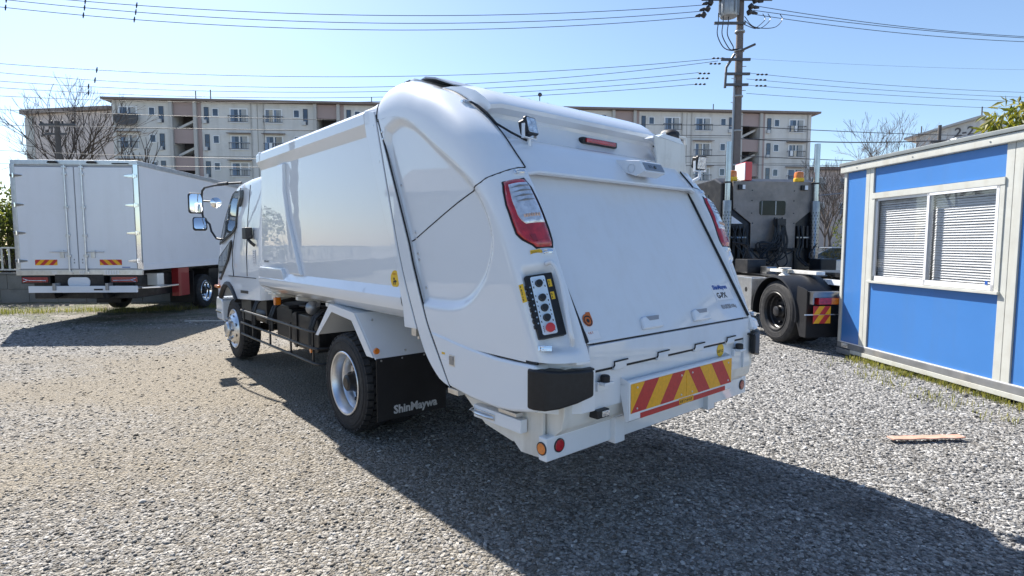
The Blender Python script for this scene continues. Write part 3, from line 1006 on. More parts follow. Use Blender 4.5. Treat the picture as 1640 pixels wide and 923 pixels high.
def bare_tree(name, loc, label, seed, h, spread, limbs=5, depth=6, fork=.30, r0=.17, m='bark', low=.4, twig=.007, side=True):
    rt = random.Random(seed)
    e = empty(name, loc)
    tag(e, label, 'tree')
    big, fine = MB(), MB()
    def grow(p, d, L, r, lev):
        k = 3 if lev < 3 else 2
        pts, q, dd = [p], p.copy(), d.copy()
        for i in range(k):
            dd = (dd + Vector((rt.uniform(-1, 1), rt.uniform(-1, 1), rt.uniform(-.5, .9))) * .13).normalized()
            q = q + dd * (L / k)
            pts.append(q.copy())
        r1 = max(twig, r * .62)
        rs_ = [r + (r1 - r) * i / k for i in range(k + 1)]
        (big if lev < 3 else fine).tube(pts, rs_, 6 if lev < 2 else (5 if lev < 3 else 3), caps=False)
        if lev >= depth: return
        for i in range(rt.choice((2, 3)) if lev > 0 else limbs):
            ang = rt.uniform(.25, .75) * (spread if lev < 2 else .85)
            az = rt.uniform(0, 2 * math.pi) if lev > 0 else 2 * math.pi * (i + rt.random() * .6) / limbs
            ax = dd.orthogonal().normalized()
            ax = Matrix.Rotation(az, 3, dd) @ ax
            nd = (Matrix.Rotation(ang, 3, ax) @ dd + Vector((0, 0, .10))).normalized()
            grow(q, nd, L * rt.uniform(.62, .85), r1, lev + 1)
        if side and lev in (1, 2, 3):
            for i in range(2):
                t = pts[rt.randint(1, len(pts) - 1)]
                nd = (dd + Vector((rt.uniform(-1, 1), rt.uniform(-1, 1), rt.uniform(-.2, .8)))).normalized()
                grow(t, nd, L * .5, max(twig, r1 * .5), max(lev + 2, 4))
    grow(Vector((0, 0, 0)), Vector((0, 0, 1)), h * fork, r0, 0)
    big.build('trunk', m, e)
    fine.build('crown', m, e)
    return e
bare_tree('bare_tree', (-26.9, 34.5, 0), 'large spreading bare tree behind the box truck in front of block 2-5', 11, 10.6, 1.05, 6, 6, .30, .17, twig=.007)
bare_tree('pruned_tree', (-22.9, 36, 0), 'small pruned bare tree behind the box truck roof before the long block', 4, 5.0, .45, 5, 3, .60, .11, twig=.016, side=False)
bare_tree('bare_tree', (19.6, 35, 0), 'dark bare tree just right of the right chrome stack', 21, 6.0, .6, 4, 5, .33, .07, twig=.006)
bare_tree('bare_tree', (20.9, 37, 0), 'dark bare tree tucked against the left edge of the site office', 33, 5.8, .6, 4, 5, .30, .07, twig=.006)
bare_tree('bare_tree', (38.4, 59, 0), 'thin distant bare tree above the left end of the office roof', 8, 10.6, .8, 5, 6, .40, .15, m='bark_pale', twig=.012)
bare_tree('bare_tree', (34.2, 60, 0), 'faint smaller bare tree left of the tree above the office roof', 18, 8.6, .7, 5, 5, .38, .12, m='bark_pale', twig=.012)

def shrub(name, loc, label, cs, n, size, seed, m='leaf_dark', stem=True, droop=.2, aspect=.45, cat='shrub'):
    e = empty(name, loc)
    tag(e, label, cat)
    leaf_mesh('crown', m, e, cs, n, size, seed, droop, aspect)
    mb = MB()
    for k, c in enumerate(cs):
        mb.tube([(c[0] * .25, c[1] * .25, 0), (c[0] * .7, c[1] * .7, c[2] * .55), (c[0], c[1], c[2])], [.05, .035, .015], 6)
    mb.build('trunk', 'bark', e)
    return e
# unseen stand-in houses added for the truck's side to mirror, then the hedge
mat('standin_wall', (.30, .28, .25), .85, noise=(.4, .1)); mat('standin_roof', (.07, .07, .075), .6, noise=(1.5, .2))
for i, (x, y, w, d, h, lb) in enumerate(((-25, 7, 9, 7, 4.8, 'unseen low stand-in house with dark roof, added to mirror in the truck panel'), (-24, -3.5, 8, 7, 5.6, 'unseen taller stand-in house, added to mirror in the truck panel'))):
    e = empty('house', (x, y, 0), R(2 + 4 * i)); tag(e, lb, 'house')
    mb = MB(); mb.prism([(-d / 2, 0), (d / 2, 0), (d / 2, h - .9), (0, h + .4), (-d / 2, h - .9)], 'y', -w / 2, w / 2)
    mb.build('wall', 'standin_wall', e)
    mb = MB(); mb.prism([(-d / 2 - .4, h - 1.1), (0, h + .42), (d / 2 + .4, h - 1.1), (d / 2 + .4, h - .9), (0, h + .62), (-d / 2 - .4, h - .9)], 'y', -w / 2 - .4, w / 2 + .4)
    mb.build('roof', 'standin_roof', e)
    for k in range(3):
        mb = MB(); mb.box(d / 2, d / 2 + .03, -w / 2 + 1 + 2.6 * k, -w / 2 + 2.6 + 2.6 * k, 1.0, 2.1)
        mb.build('window', 'win_glass', e)
rs_ = random.Random(2)
def lumps(n, rx, ry, z0, z1, s0, s1):
    return [(rs_.uniform(-rx, rx), rs_.uniform(-ry, ry), rs_.uniform(z0, z1), rs_.uniform(s0, s1), rs_.uniform(s0, s1), rs_.uniform(s0 * .8, s1 * .8)) for _ in range(n)]
shrub('evergreen_shrub', (-15.1, 16.9, .7), 'dense evergreen shrub behind the white railing at the left edge', lumps(16, 1.5, .7, .5, 2.2, .5, .8), 5200, .14, 3)
shrub('evergreen_shrub', (-19.0, 17.4, .7), 'evergreen shrub beyond the left edge mirrored in the truck', lumps(14, 1.6, .8, .5, 2.0, .5, .8), 3000, .18, 9)
shrub('evergreen_shrub', (-11.6, 18.2, .7), 'evergreen shrub hidden mostly behind the box truck', lumps(14, 1.3, .7, .4, 1.7, .5, .75), 2600, .16, 12)
shrub('leafy_tree', (15.4, 16.2, -.15), 'yellow-green leafy tree over the far end of the site office roof', [(c[0], c[1], c[2], c[3], c[4], c[5] * .8) for c in lumps(18, 1.5, 1.0, 3.9, 5.4, .5, .8)], 3600, .30, 5, 'leaf_lime', droop=.7, aspect=.30, cat='tree')
shrub('undergrowth_shrub', (20.3, 33, 0), 'olive undergrowth beneath the bare trees beside the office', lumps(12, 1.4, .8, .5, 2.6, .4, .8), 2200, .16, 15)

# grass at the foot of the office and the wall
def grass(name, spots, n, h, seed, label):
    rs = np.random.RandomState(seed)
    vs, fs, tn = [], [], []
    for (x, y, rx, ry, w) in spots:
        for _ in range(int(n * w)):
            px, py = x + rs.normal() * rx, y + rs.normal() * ry
            hh = h * rs.uniform(.35, 1.1)
            a = rs.uniform(0, 6.28); l = rs.uniform(.1, .7) * hh
            dx, dy = math.cos(a), math.sin(a)
            o = len(vs); wd = .0035
            vs += [(px - dy * wd, py + dx * wd, -.01), (px + dy * wd, py - dx * wd, -.01), (px + dx * l * .4 + dy * wd * .7, py + dy * l * .4 - dx * wd * .7, hh * .6), (px + dx * l, py + dy * l, hh), (px + dx * l * .4 - dy * wd * .7, py + dy * l * .4 + dx * wd * .7, hh * .6)]
            fs += [(o, o + 1, o + 2, o + 4), (o + 4, o + 2, o + 3)]
            tn += [rs.rand()] * 5
    me = bpy.data.meshes.new(name); me.from_pydata(vs, [], fs)
    at = me.attributes.new('tone', 'FLOAT', 'POINT'); at.data.foreach_set('value', np.array(tn, np.float32))
    me.materials.append(MATS['grass_blade'])
    o = bpy.data.objects.new(name, me); COL.objects.link(o)
    tag(o, label, 'grass', kind='stuff')
ex, ey = Vector((.0875, -.9962, 0)), Vector((.9962, .0875, 0))
sp = []
rg = random.Random(6)
for k in range(26):
    x = .35 + 2.9 * k / 25
    p = Vector((4.77, 8.10, 0)) + ex * x + ey * rg.uniform(-.16, .02)
    sp.append((p.x, p.y, .05, .06, rg.choice((.2, .5, 1.0, 1.4))))
for k in range(12):
    p = Vector((4.77, 8.10, 0)) + ex * rg.uniform(.5, 3.2) + ey * rg.uniform(-.75, -.2)
    sp.append((p.x, p.y, .12, .12, .25))
grass('grass', sp, 130, .06, 3, 'thin yellow-green grass along the foot of the site office')
sp = [(-11.9 + .26 * k, 12.6 + .08 * k + rg.uniform(-.4, .3), .22, .15, rg.choice((.3, .8, 1.3))) for k in range(22)]
grass('weeds', sp, 120, .13, 8, 'weeds in front of the concrete wall by the box truck')

# ================================================================ retaining wall, railing
mat('old_concrete', (.20, .195, .18), .9, noise=(1.5, .15), bump=(18, .3), dirt=((.085, .085, .07), 1.2, .7))
mat('rail_white', (.62, .62, .58), .5, noise=(6, .1), dirt=((.35, .33, .28), 8, .5))
RW = empty('retaining_wall', (-26.0, 14.55, 0), R(3.5))
tag(RW, 'low weathered concrete block wall behind the box truck on the left', 'wall')
for k in range(26):
    for j in range(2):
        mb = MB(); mb.box(.75 * k + .006 + .2 * j, .75 * (k + 1) - .006 + .2 * j, rng.uniform(-.006, .006), .22, -.05 + .40 * j, .345 + .40 * j)
        mb.build('block', 'old_concrete', RW, bevel=.008)
mb = MB(); mb.box(-.05, 20, -.03, .25, .752, .80)
mb.build('coping', 'old_concrete', RW, bevel=.008)
mb = MB(); mb.box(0, 20, .02, .20, -.05, .74)
mb.build('mortar', 'facade_line', RW)
RL = empty('railing', (-26.0, 14.65, .80), R(3.5))
tag(RL, 'white metal railing on top of the concrete wall at the left edge', 'railing')
mb = MB(); mb.box(0, 13.8, -.02, .02, .66, .70)
mb.build('top_rail', 'rail_white', RL, bevel=.004)
mb = MB(); mb.box(0, 13.8, -.02, .02, .06, .10)
mb.build('bottom_rail', 'rail_white', RL, bevel=.004)
pk = None
for k in range(73):
    x = .05 + .19 * k
    if pk is None:
        mb = MB(); mb.box(-.018, .018, -.014, .014, .10, .66)
        pk = mb.build('picket', 'rail_white', RL)
        pk.location.x = x
    else:
        c = pk.copy(); COL.objects.link(c); c.parent = RL; c.location.x = x
for k in range(8):
    mb = MB(); mb.box(1.95 * k - .025, 1.95 * k + .025, .022, .07, -.02, .72)
    mb.build('post', 'rail_white', RL)
mb = MB(); mb.box(-40, 40, 0, 12, -.1, .72)
bank = mb.build('terrace', 'old_concrete', None, loc=(-46.0, 14.95, 0), rotz=R(3.5))
tag(bank, 'raised ground behind the concrete wall', 'terrace', kind='structure')

# ================================================================ parked cars glimpsed beside the office
mat('car_black', (.02, .021, .024), .3, coat=1.0)
mat('car_silver', (.42, .45, .50), .3, metal=.5, coat=1.0)
mat('car_blue', (.05, .075, .13), .3, coat=1.0)
def car(loc, rz, m, label):
    e = empty('parked_car', loc, rz)
    tag(e, label, 'car', 'cars parked behind the site office')
    prof = [(-2.1, .35), (-2.15, .75), (-2.0, .95), (-1.1, 1.02), (-.1, 1.02), (1.2, .98), (2.0, .80), (2.15, .60), (2.15, .32), (1.75, .30), (1.62, .55), (1.35, .66), (1.08, .55), (.95, .30), (-.95, .30), (-1.08, .55), (-1.35, .66), (-1.62, .55), (-1.75, .30)]
    mb = MB(); mb.prism(prof, 'y', -.84, .84)
    mb.build('body', m, e, bevel=.05, seg=3)
    mb = MB()
    lo = [(-1.95, .98), (1.15, .98)]
    v = []
    for y, z, xs in ((.78, .97, (-2.0, 1.25)), (.62, 1.44, (-1.55, .35))):
        v += [(xs[0], -y, z), (xs[0], y, z), (xs[1], y, z), (xs[1], -y, z)]
    mb.add(v, [(0, 1, 2, 3), (4, 5, 6, 7), (0, 1, 5, 4), (1, 2, 6, 5), (2, 3, 7, 6), (3, 0, 4, 7)])
    gh = mb.build('glasshouse', 'dark_glass', e, bevel=.02)
    mb = MB(); mb.prism(rrect(-1.50, .30, -.60, .60, .12), 'z', 1.432, 1.47)
    mb.build('roof', m, e, bevel=.012)
    for x in (-1.35, 1.35):
        for sg in (1, -1):
            mb = MB(); mb.lathe([(.20, .0), (.31, .0), (.315, -.03), (.315, -.17), (.30, -.19)], 28, (0, 0, 0))
            t = mb.build('wheel', 'rubber', e, loc=(x, sg * .84, .315))
            if sg < 0: t.rotation_euler.z = math.pi
            mb = MB(); mb.lathe([(.205, -.01), (.19, .004), (.06, .012), (0, .014)], 20)
            mb.build('rim', 'aluminium', t)
    for sg in (1, -1):
        mb = MB(); mb.box(-2.16, -2.05, min(sg * .5, sg * .82), max(sg * .5, sg * .82), .68, .85)
        mb.build('tail_lamp', 'red_lens', e, bevel=.02)
        mb = MB(); mb.box(1.98, 2.12, min(sg * .45, sg * .8), max(sg * .45, sg * .8), .62, .74)
        mb.build('headlamp', 'clear_lamp', e, bevel=.02)
    return e
car((12.3, 21.5, 0), R(172), 'car_silver', 'silver car parked beyond the tractor unit beside the site office')
car((13.6, 26.5, 0), R(175), 'car_black', 'black car parked behind the silver one beyond the tractor unit')

# ================================================================ the garbage truck (x forward, y left, z up)
TRUCK = empty('garbage_truck', (-0.5153, 5.2394, 0.0), R(130.74))
tag(TRUCK, 'large white garbage truck with rounded rear hopper parked in the middle of the gravel yard', 'garbage truck')
T = TRUCK

# ---- tailgate shoulder: surface between the side arc AA and the outer crest OO
O_ = [(-.60, 2.645), (-.66, 2.69), (-.78, 2.705), (-.90, 2.695), (-1.02, 2.655), (-1.12, 2.612), (-1.25, 2.56), (-1.40, 2.475), (-1.57, 2.36),
      (-1.71, 2.24), (-1.83, 2.11), (-1.935, 1.99), (-2.06, 1.79), (-2.15, 1.585), (-2.265, 1.33), (-2.365, 1.12), (-2.42, .985)]
A_ = [(-.63, 2.445), (-.75, 2.448), (-.912, 2.433), (-1.073, 2.386), (-1.22, 2.30), (-1.363, 2.203), (-1.623, 2.033), (-1.777, 1.909),
      (-1.90, 1.755), (-1.99, 1.58), (-2.07, 1.40), (-2.14, 1.18), (-2.20, .985)]
NT = 90
OO, AA = resample(O_, NT), resample(A_, NT)
VI, VO = 1.12, 0.875

def sh(t, s, sg=1):
    x = t * (NT - 1)
    i = min(int(x), NT - 2)
    f = x - i
    o, a = OO[i] * (1 - f) + OO[i + 1] * f, AA[i] * (1 - f) + AA[i + 1] * f
    p = a + (o - a) * max(0.0, math.sin(s * math.pi / 2)) ** .86
    return Vector((p[0], sg * (VO + (VI - VO) * max(0.0, math.cos(s * math.pi / 2)) ** (.60 + .20 * smooth((t - .40) / .18))), p[1]))

def shn(t, s, sg=1):
    e = 0.004
    a = sh(min(1, t + e), s, sg) - sh(max(0, t - e), s, sg)
    b = sh(t, min(1, s + e), sg) - sh(t, max(0, s - e), sg)
    n = a.cross(b).normalized()
    if n.y * sg < 0 and abs(n.y) > 0.15: n = -n
    elif n.x > 0 and abs(n.y) <= 0.15: n = -n
    return n

def recess(t, s):
    """Depth of the pocket that holds the control panel."""
    a = smooth((t - .795) / .03) * smooth((.985 - t) / .02)
    b = smooth((s - .27) / .10) * smooth((0.97 - s) / .12)
    return 0.045 * a * b

def patch(ts_rows, off, sg=1, nt=10):
    """ts_rows: (t, s_left, s_right) rows; grid lying off above the shoulder, border sunk to it."""
    rows = []
    k = len(ts_rows)
    for i, (t, a, b) in enumerate(ts_rows):
        r = []
        for j in range(nt + 1):
            s = a + (b - a) * j / nt
            edge = i in (0, k - 1) or j in (0, nt)
            r.append(sh(t, s, sg) + shn(t, s, sg) * (0.0005 if edge else off))
        rows.append(r)
    return rows

def lerp_rows(keys, t0, t1, n):
    K = np.array(keys)
    return [(t, float(np.interp(t, K[:, 0], K[:, 1])), float(np.interp(t, K[:, 0], K[:, 2]))) for t in np.linspace(t0, t1, n)]

SEAM1 = resample([(-.60, 2.52), (-.621, 2.466), (-.811, 1.853), (-.941, 1.463), (-1.084, 1.147), (-1.219, .899), (-1.379, .753), (-1.495, .715)], 40)
SEAM2 = resample([(-.63, 2.50), (-.649, 2.447), (-.848, 2.02), (-1.043, 1.591), (-1.088, 1.462), (-1.234, 1.136), (-1.298, 1.021), (-1.515, .708)], 40)

def uat(curve, w):
    c = curve[np.argsort(curve[:, 1])]
    return float(np.interp(w, c[:, 1], c[:, 0]))

REC = resample([(-.76, 2.39), (-.912, 2.425), (-1.073, 2.378), (-1.22, 2.292), (-1.363, 2.195), (-1.623, 2.025), (-1.777, 1.90), (-1.885, 1.755), (-1.935, 1.585),
                (-1.885, 1.412), (-1.796, 1.302), (-1.69, 1.225), (-1.56, 1.187), (-1.40, 1.178), (-1.24, 1.183), (-1.15, 1.22), (-1.00, 1.60), (-.84, 1.95), (-.73, 2.22), (-.73, 2.36)], 160)

def rec_depth(u, w):
    d = REC - np.array([u, w])
    dist = math.sqrt((d ** 2).sum(1).min())
    ins = False
    n = len(REC)
    x1, y1 = REC[:, 0], REC[:, 1]
    x2, y2 = np.roll(x1, -1), np.roll(y1, -1)
    c = ((y1 > w) != (y2 > w)) & (u < (x2 - x1) * (w - y1) / (y2 - y1 + 1e-12) + x1)
    ins = c.sum() % 2 == 1
    return dist if ins else -dist

for sg in (1, -1):
    # side shell: flat side with the sunken rounded panel
    mb = MB()
    rows = []
    for w in np.linspace(.975, 2.447, 118):
        u0 = uat(SEAM2, w)
        u1 = float(np.interp(w, AA[::-1, 1], AA[::-1, 0])) if w < 2.44 else -.80
        r = []
        for k in range(96):
            u = u0 + (u1 - u0) * k / 95
            d = rec_depth(u, w) if sg == 1 else 0
            r.append((u, sg * (VI - 0.034 * smooth(d / 0.06)), w))
        rows.append(r)
    mb.grid(rows)
    mb.build('tailgate_side', 'white_paint', T, sharp=50)
    # shoulder
    mb = MB()
    rows = []
    ss = [k / 36 for k in range(37)]
    for t in np.linspace(0, 1, 200):
        r = []
        for s in ss:
            p = sh(t, s, sg)
            d = recess(t, s)
            if d > 0: p = p - shn(t, s, sg) * d
            r.append(p)
        e = sh(t, 1, sg)
        r += [e + Vector((0.002, -sg * .006, -.004)), e + Vector((0.06, -sg * .012, -.03))]
        rows.append(r)
    mb.grid(rows)
    mb.build('tailgate_shoulder', 'white_paint', T, sharp=55)
    # slanted rear frame post between the two seams, and the body's own end band
    mb = MB()
    poly = [(p[0] - .007, p[1]) for p in SEAM1[2:]] + [(p[0] + .007, p[1]) for p in SEAM2[::-1][:-2]]
    mb.prism(poly, 'y', sg * .95, sg * 1.125)
    mb.build('frame_post', 'white_paint', T, bevel=.006)
    band = [(p[0] + .006, p[1]) for p in SEAM1 if p[1] > 1.0]
    mb = MB()
    mb.prism(band + [(-.98, 1.02), (-.965, 1.132), (-.881, 1.414), (-.70, 1.80), (-.543, 2.172), (-.473, 2.36), (-.445, 2.45), (-.45, 2.54)], 'y', sg * .95, sg * 1.128)
    mb.build('body_end_band', 'white_paint', T, bevel=.008)
    # corner that leads from the top rail up to the shoulder
    mb = MB()
    rail = resample([(1.133, 2.45), (1.133, 2.525), (1.105, 2.555), (.90, 2.598)], 25)
    rows = []
    for k in range(9):
        f = k / 8
        g = smooth(f) * .5 + f * .5
        r = []
        for j in range(25):
            p = sh(0, j / 24, sg)
            q = Vector((-.455, sg * rail[j][0], rail[j][1]))
            r.append((p.x + (q.x - p.x) * f - .006, p.y + (q.y - p.y) * g, p.z + (q.z - p.z) * g))
        rows.append(r)
    mb.grid(rows)
    mb.build('frame_corner', 'white_paint', T, sharp=60)
    mb = MB()
    mb.tube([sh(0, j / 12, sg) + Vector((-.004, sg * .001, .001)) for j in range(13)], .005, 6)
    mb.build('corner_seam', 'seam_black', T)
    # dark gap between the shoulder and the visor
    mb = MB()
    mb.tube([sh(t, 1, sg) + Vector((0, -sg * .004, -.002)) for t in np.linspace(.20, .575, 30)], .006, 6)
    mb.build('visor_gap', 'seam_black', T)
    # black line round the seams
    mb = MB()
    for C, off in ((SEAM1, 0), (SEAM2, 0)):
        mb.tube([(p[0], sg * 1.1165, p[1]) for p in C if p[1] < 2.5], .0065, 6)
    mb.tube([(-.605, sg * 1.10, 2.46), (-.605, sg * 1.07, 2.56), (-.605, sg * 1.0, 2.64)], .007, 6)
    mb.build('seam', 'seam_black', T)
    for u, w in ((-.70, 2.36), (-.715, 2.31), (-.90, 1.98), (-1.075, 1.66), (-1.085, 1.62), (-1.105, 1.52), (-1.12, 1.48), (-1.20, 1.30), (-.585, 2.42), (-.67, 2.16)):
        mb = MB()
        yb = VI - 0.034 * smooth(rec_depth(u, w) / 0.06) if u < uat(SEAM2, w) else 1.125
        mb.lathe([(0, sg * .006), (.008, sg * .005), (.009, 0)], 8, (u, sg * yb, w))
        mb.build('bolt', 'aluminium', T)
    # diagonal seam between the upper and lower shell
    mb = MB()
    pts = [(u, sg * (VI - 0.034 * smooth(rec_depth(u, w) / 0.06) - .001), w) for u, w in resample([(-1.043, 1.60), (-1.30, 1.715), (-1.55, 1.822), (-1.777, 1.905)], 40)]
    pts += [sh(t, s, sg) - shn(t, s, sg) * .001 for t, s in ((.571, .12), (.575, .25), (.581, .4), (.584, .55), (.583, .72), (.579, .9), (.577, 1.0))]
    mb.tube(pts, .0045, 6)
    mb.build('shell_seam', 'seam_black', T)
    # skirt below the shell
    top = [(-1.29, 1.035), (-1.41, 1.022), (-1.58, 1.0), (-1.734, .983), (-1.962, .965), (-2.12, .965), (-2.28, .97)]
    bot = [(-2.28, .725), (-2.1, .69), (-1.961, .678), (-1.731, .685), (-1.505, .712)]
    mb = MB()
    mb.prism(top + bot, 'y', sg * 1.02, sg * 1.128)
    mb.build('hopper_skirt', 'white_paint', T, bevel=.022, seg=4)
    mb = MB()
    mb.tube([(u, sg * 1.112, w + .008) for u, w in top], .008, 6)
    mb.build('skirt_seam', 'seam_black', T)
    # tail lamp
    keys = [(.612, .52, .90), (.63, .465, .945), (.66, .415, .96), (.70, .42, .975), (.729, .44, .985), (.744, .53, .985), (.754, .64, .985), (.761, .72, .97)]
    lamp = MB()
    lamp.grid(patch(lerp_rows(keys, .608, .765, 22), .016, sg, 14))
    lamp = lamp.build('tail_lamp', 'red_lens', T, sharp=60)
    k2 = [(.612, .575, .895), (.63, .535, .93), (.66, .50, .945), (.695, .51, .965), (.708, .56, .965), (.718, .66, .965)]
    mb = MB()
    mb.grid(patch(lerp_rows(k2, .616, .719, 16), .021, sg, 12))
    mb.build('clear_lens', 'clear_lens', lamp, sharp=60)
    mb = MB()
    for q in range(4):
        t = .630 + q * .011
        mb.tube([sh(t + .001, .585 + .004 * q, sg) + shn(t, .6, sg) * .0215, sh(t, .74, sg) + shn(t, .74, sg) * .0235, sh(t, .90, sg) + shn(t, .9, sg) * .0215], [.001, .006, .002], 6)
    mb.build('lens_rib', 'lamp_grey', lamp)
    mb = MB()
    for q in range(7):
        c = sh(.697, .64 + .04 * q, sg) + shn(.697, .64 + .04 * q, sg) * .019
        mb.lathe([(0, .004), (.009, .003), (.012, -.002)], 10, c)
    mb.build('bulb_reflector', 'bulb_tint', lamp)
    mb = MB()
    mb.grid(patch(lerp_rows([(.735, .62, .76), (.757, .68, .76)], .733, .757, 6), .0195, sg, 6))
    mb.build('reflector', 'dark_red_lens', lamp)
    # lamp gasket
    mb = MB()
    loop = lerp_rows(keys, .608, .765, 22)
    pts = [sh(t, a - .012, sg) for t, a, b in loop] + [sh(t, b + .01, sg) for t, a, b in loop[::-1]]
    mb.tube(pts + [pts[0]], .006, 6)
    mb.build('lamp_gasket', 'black_plastic', lamp)
    # over-centre latches
    for t, s in ((.592, .89), (.775, .88), (.970, .40), (.334, .955)):
        n, p = shn(t, s, sg), sh(t, s, sg)
        du = (sh(t, min(1, s + .02), sg) - sh(t, s - .02, sg)).normalized()
        mb = MB(); mb.M = frame(p - n * (.0 if t < .96 else .0), du, n.cross(du))
        mb.box(-.028, .028, -.014, .014, -.004, .010)
        mb.box(-.012, .026, -.008, .008, .010, .019)
        mb.tube([(-.034, -.007, .008), (-.02, -.007, .016), (.0, -.007, .016)], .0028, 6)
        mb.tube([(-.034, .007, .008), (-.02, .007, .016), (.0, .007, .016)], .0028, 6)
        mb.box(-.042, -.032, -.012, .012, -.004, .012)
        mb.build('latch', 'chrome', T, bevel=.0015)
    # black corner bumper
    plan = [(-2.222, 1.10), (-2.222, 1.137), (-2.27, 1.137), (-2.335, 1.115), (-2.385, 1.06), (-2.425, .97), (-2.445, .865), (-2.405, .865), (-2.38, .95), (-2.33, 1.04)]
    mb = MB()
    n_ = len(plan)
    ups = [max(0.0, min(1.0, (1.12 - y) / .26)) for x, y in plan]
    mb.add([(x, sg * y, .738 + .062 * k) for (x, y), k in zip(plan, ups)] + [(x, sg * y, .950 - .012 * k) for (x, y), k in zip(plan, ups)],
           [tuple(range(n_)), tuple(range(2 * n_ - 1, n_ - 1, -1))] + [(i, (i + 1) % n_, n_ + (i + 1) % n_, n_ + i) for i in range(n_)])
    mb.build('corner_bumper', 'black_plastic', T, bevel=.014, seg=3)
    mb = MB()
    mb.prism([(x + .012, sg * (y - .012)) for x, y in plan[1:7]] + [(-2.25, sg * .80)], 'z', .932, .944)
    mb.build('bumper_top', 'black_plastic', T, bevel=.004)
    # step plate over the bumper
    mb = MB()
    mb.prism([(-2.30, sg * .98), (-2.41, sg * .965), (-2.428, sg * .88), (-2.30, sg * .85)], 'z', .968, .986)
    mb.build('step_plate', 'white_paint', T, bevel=.005)
    # wedge that closes the corner behind the pillar
    mb = MB()
    mb.prism([(-2.10, sg * 1.06), (-2.22, sg * 1.06), (-2.32, sg * 1.0), (-2.39, sg * .90), (-2.395, sg * .80), (-2.10, sg * .80)], 'z', .70, .984)
    mb.build('corner_infill', 'white_paint', T, bevel=.006)

# ---- roof of the tailgate, hinge cover and rear visor
mb = MB()
rows = []
for t in np.linspace(0, .30, 30):
    p = sh(t, 1)
    rows.append([(p.x, y, p.z - .004) for y in np.linspace(VO - .004, -VO + .004, 12)])
mb.grid(rows)
mb.build('tailgate_roof', 'white_paint', T)
mb = MB()
mb.box(-.82, -.58, -.84, .93, 2.696, 2.738)
mb.build('hinge_cover', 'white_paint', T, bevel=.008)
mb = MB()
mb.box(-.77, -.69, .9305, .934, 2.699, 2.735)
mb.lathe([(.0, .012), (.012, .012), (.016, 0)], 12, (-.72, .934, 2.716))
mb.build('hinge_opening', 'seam_black', T)
mb = MB()
mb.prism([(-.74, 2.742), (-.86, 2.752), (-.98, 2.722), (-1.20, 2.630), (-1.20, 2.622), (-.98, 2.710), (-.86, 2.740), (-.74, 2.739)], 'y', -.86, .86)
mb.build('hinge_plate', 'lamp_grey', T, bevel=.003)
VIS = [(-1.04, 2.648), (-1.20, 2.628), (-1.34, 2.598), (-1.47, 2.548), (-1.56, 2.49), (-1.605, 2.45), (-1.618, 2.436), (-1.613, 2.412), (-1.556, 2.388), (-1.548, 2.365), (-1.595, 2.30), (-1.64, 2.245), (-1.655, 2.232), (-1.72, 2.218), (-1.745, 2.205), (-1.80, 2.16), (-1.87, 2.085), (-1.925, 2.02), (-1.95, 2.0), (-1.952, 1.988), (-1.93, 1.98), (-1.82, 1.99)]
mb = MB()
rows = []
for u, w in VIS:
    r = []
    for k in range(25):
        v = .868 - 1.736 * k / 24
        e = smooth((abs(v) - .80) / .068)
        r.append((u + .02 * e, v, w - .012 * e))
    rows.append(r)
mb.grid(rows)
for sg in (1, -1):
    mb.add([(u + .02, sg * .868, w - .012) for u, w in VIS] + [(-1.2, sg * .868, 2.2)], [tuple(range(len(VIS) + 1))])
mb.build('rear_visor', 'white_paint', T, sharp=24)
mb = MB()
mb.box(-1.63, -1.585, -.305, .075, 2.283, 2.327)
stop = mb.build('stop_lamp', 'black_plastic', T, bevel=.01)
mb = MB()
mb.box(-1.643, -1.60, -.275, .045, 2.290, 2.320)
mb.build('lens', 'red_lens', stop, bevel=.006)
# rear door
def door_u(w): return -2.385 + (w - 1.062) * (.535 / .948)
DT, DB = (door_u(2.01), 2.01), (door_u(1.062), 1.062)
mb = MB()
rows = []
for k in range(33):
    w = 2.01 + (1.062 - 2.01) * k / 32
    r = []
    for j in range(41):
        v = .855 - 1.71 * j / 40
        bulge = .012 * math.sin(math.pi * (k / 32)) * (1 - (v / .87) ** 4)
        r.append((door_u(w) - bulge, v, w))
    rows.append(r)
mb.grid(rows)
mb.box(DB[0], DB[0] + .05, -.855, .855, DB[1], DB[1] + .003)
door = mb.build('rear_door', 'hopper_paint', T)
for sg in (1, -1):
    mb = MB()
    mb.tube([(door_u(w) - .006, sg * (.862), w) for w in np.linspace(1.70 if sg > 0 else 1.98, 1.07, 12)], [.004] + [.011] * 11, 6)
    mb.build('door_seal', 'seam_black', T)
DUP = Vector((.535, 0, .948)).normalized()      # up along the slope of the door
DN = Vector((0, -1, 0)).cross(DUP).normalized()
def on_door(v, w, off=.0):
    p = Vector((door_u(w) - .012 * math.sin(math.pi * (2.01 - w) / .948) * (1 - (v / .87) ** 4), v, w))
    return p + DN * off
DF = lambda v, w, off=.002: frame(on_door(v, w, off), (0, -1, 0), DUP)
for v in (.275, -.265):
    mb = MB(); mb.M = DF(v, 1.115, .0)
    mb.prism([(-.10, -.035), (.10, -.035), (.10, .03), (.085, .042), (-.06, .042), (-.085, .03)], 'z', -.004, .020)
    h = mb.build('door_handle', 'white_paint', door, bevel=.012, seg=3)
    mb = MB(); mb.M = DF(v, 1.115, .0)
    mb.prism([(-.02, .012), (.07, .012), (.085, .038), (-.04, .038)], 'z', .0195, .0215)
    mb.build('handle_pocket', 'ink_grey', h)
mb = MB(); mb.M = DF(.79, 1.175)
mb.lathe([(.0, .0), (.036, .0), (.036, .0015), (.0, .0015)], 28, axis='z')
mb.prism([(.004, .0), (.037, .0), (.037, .045), (.004, .045)], 'z', 0, .0013)
emb = mb.build('round_emblem', 'ink_orange', T)
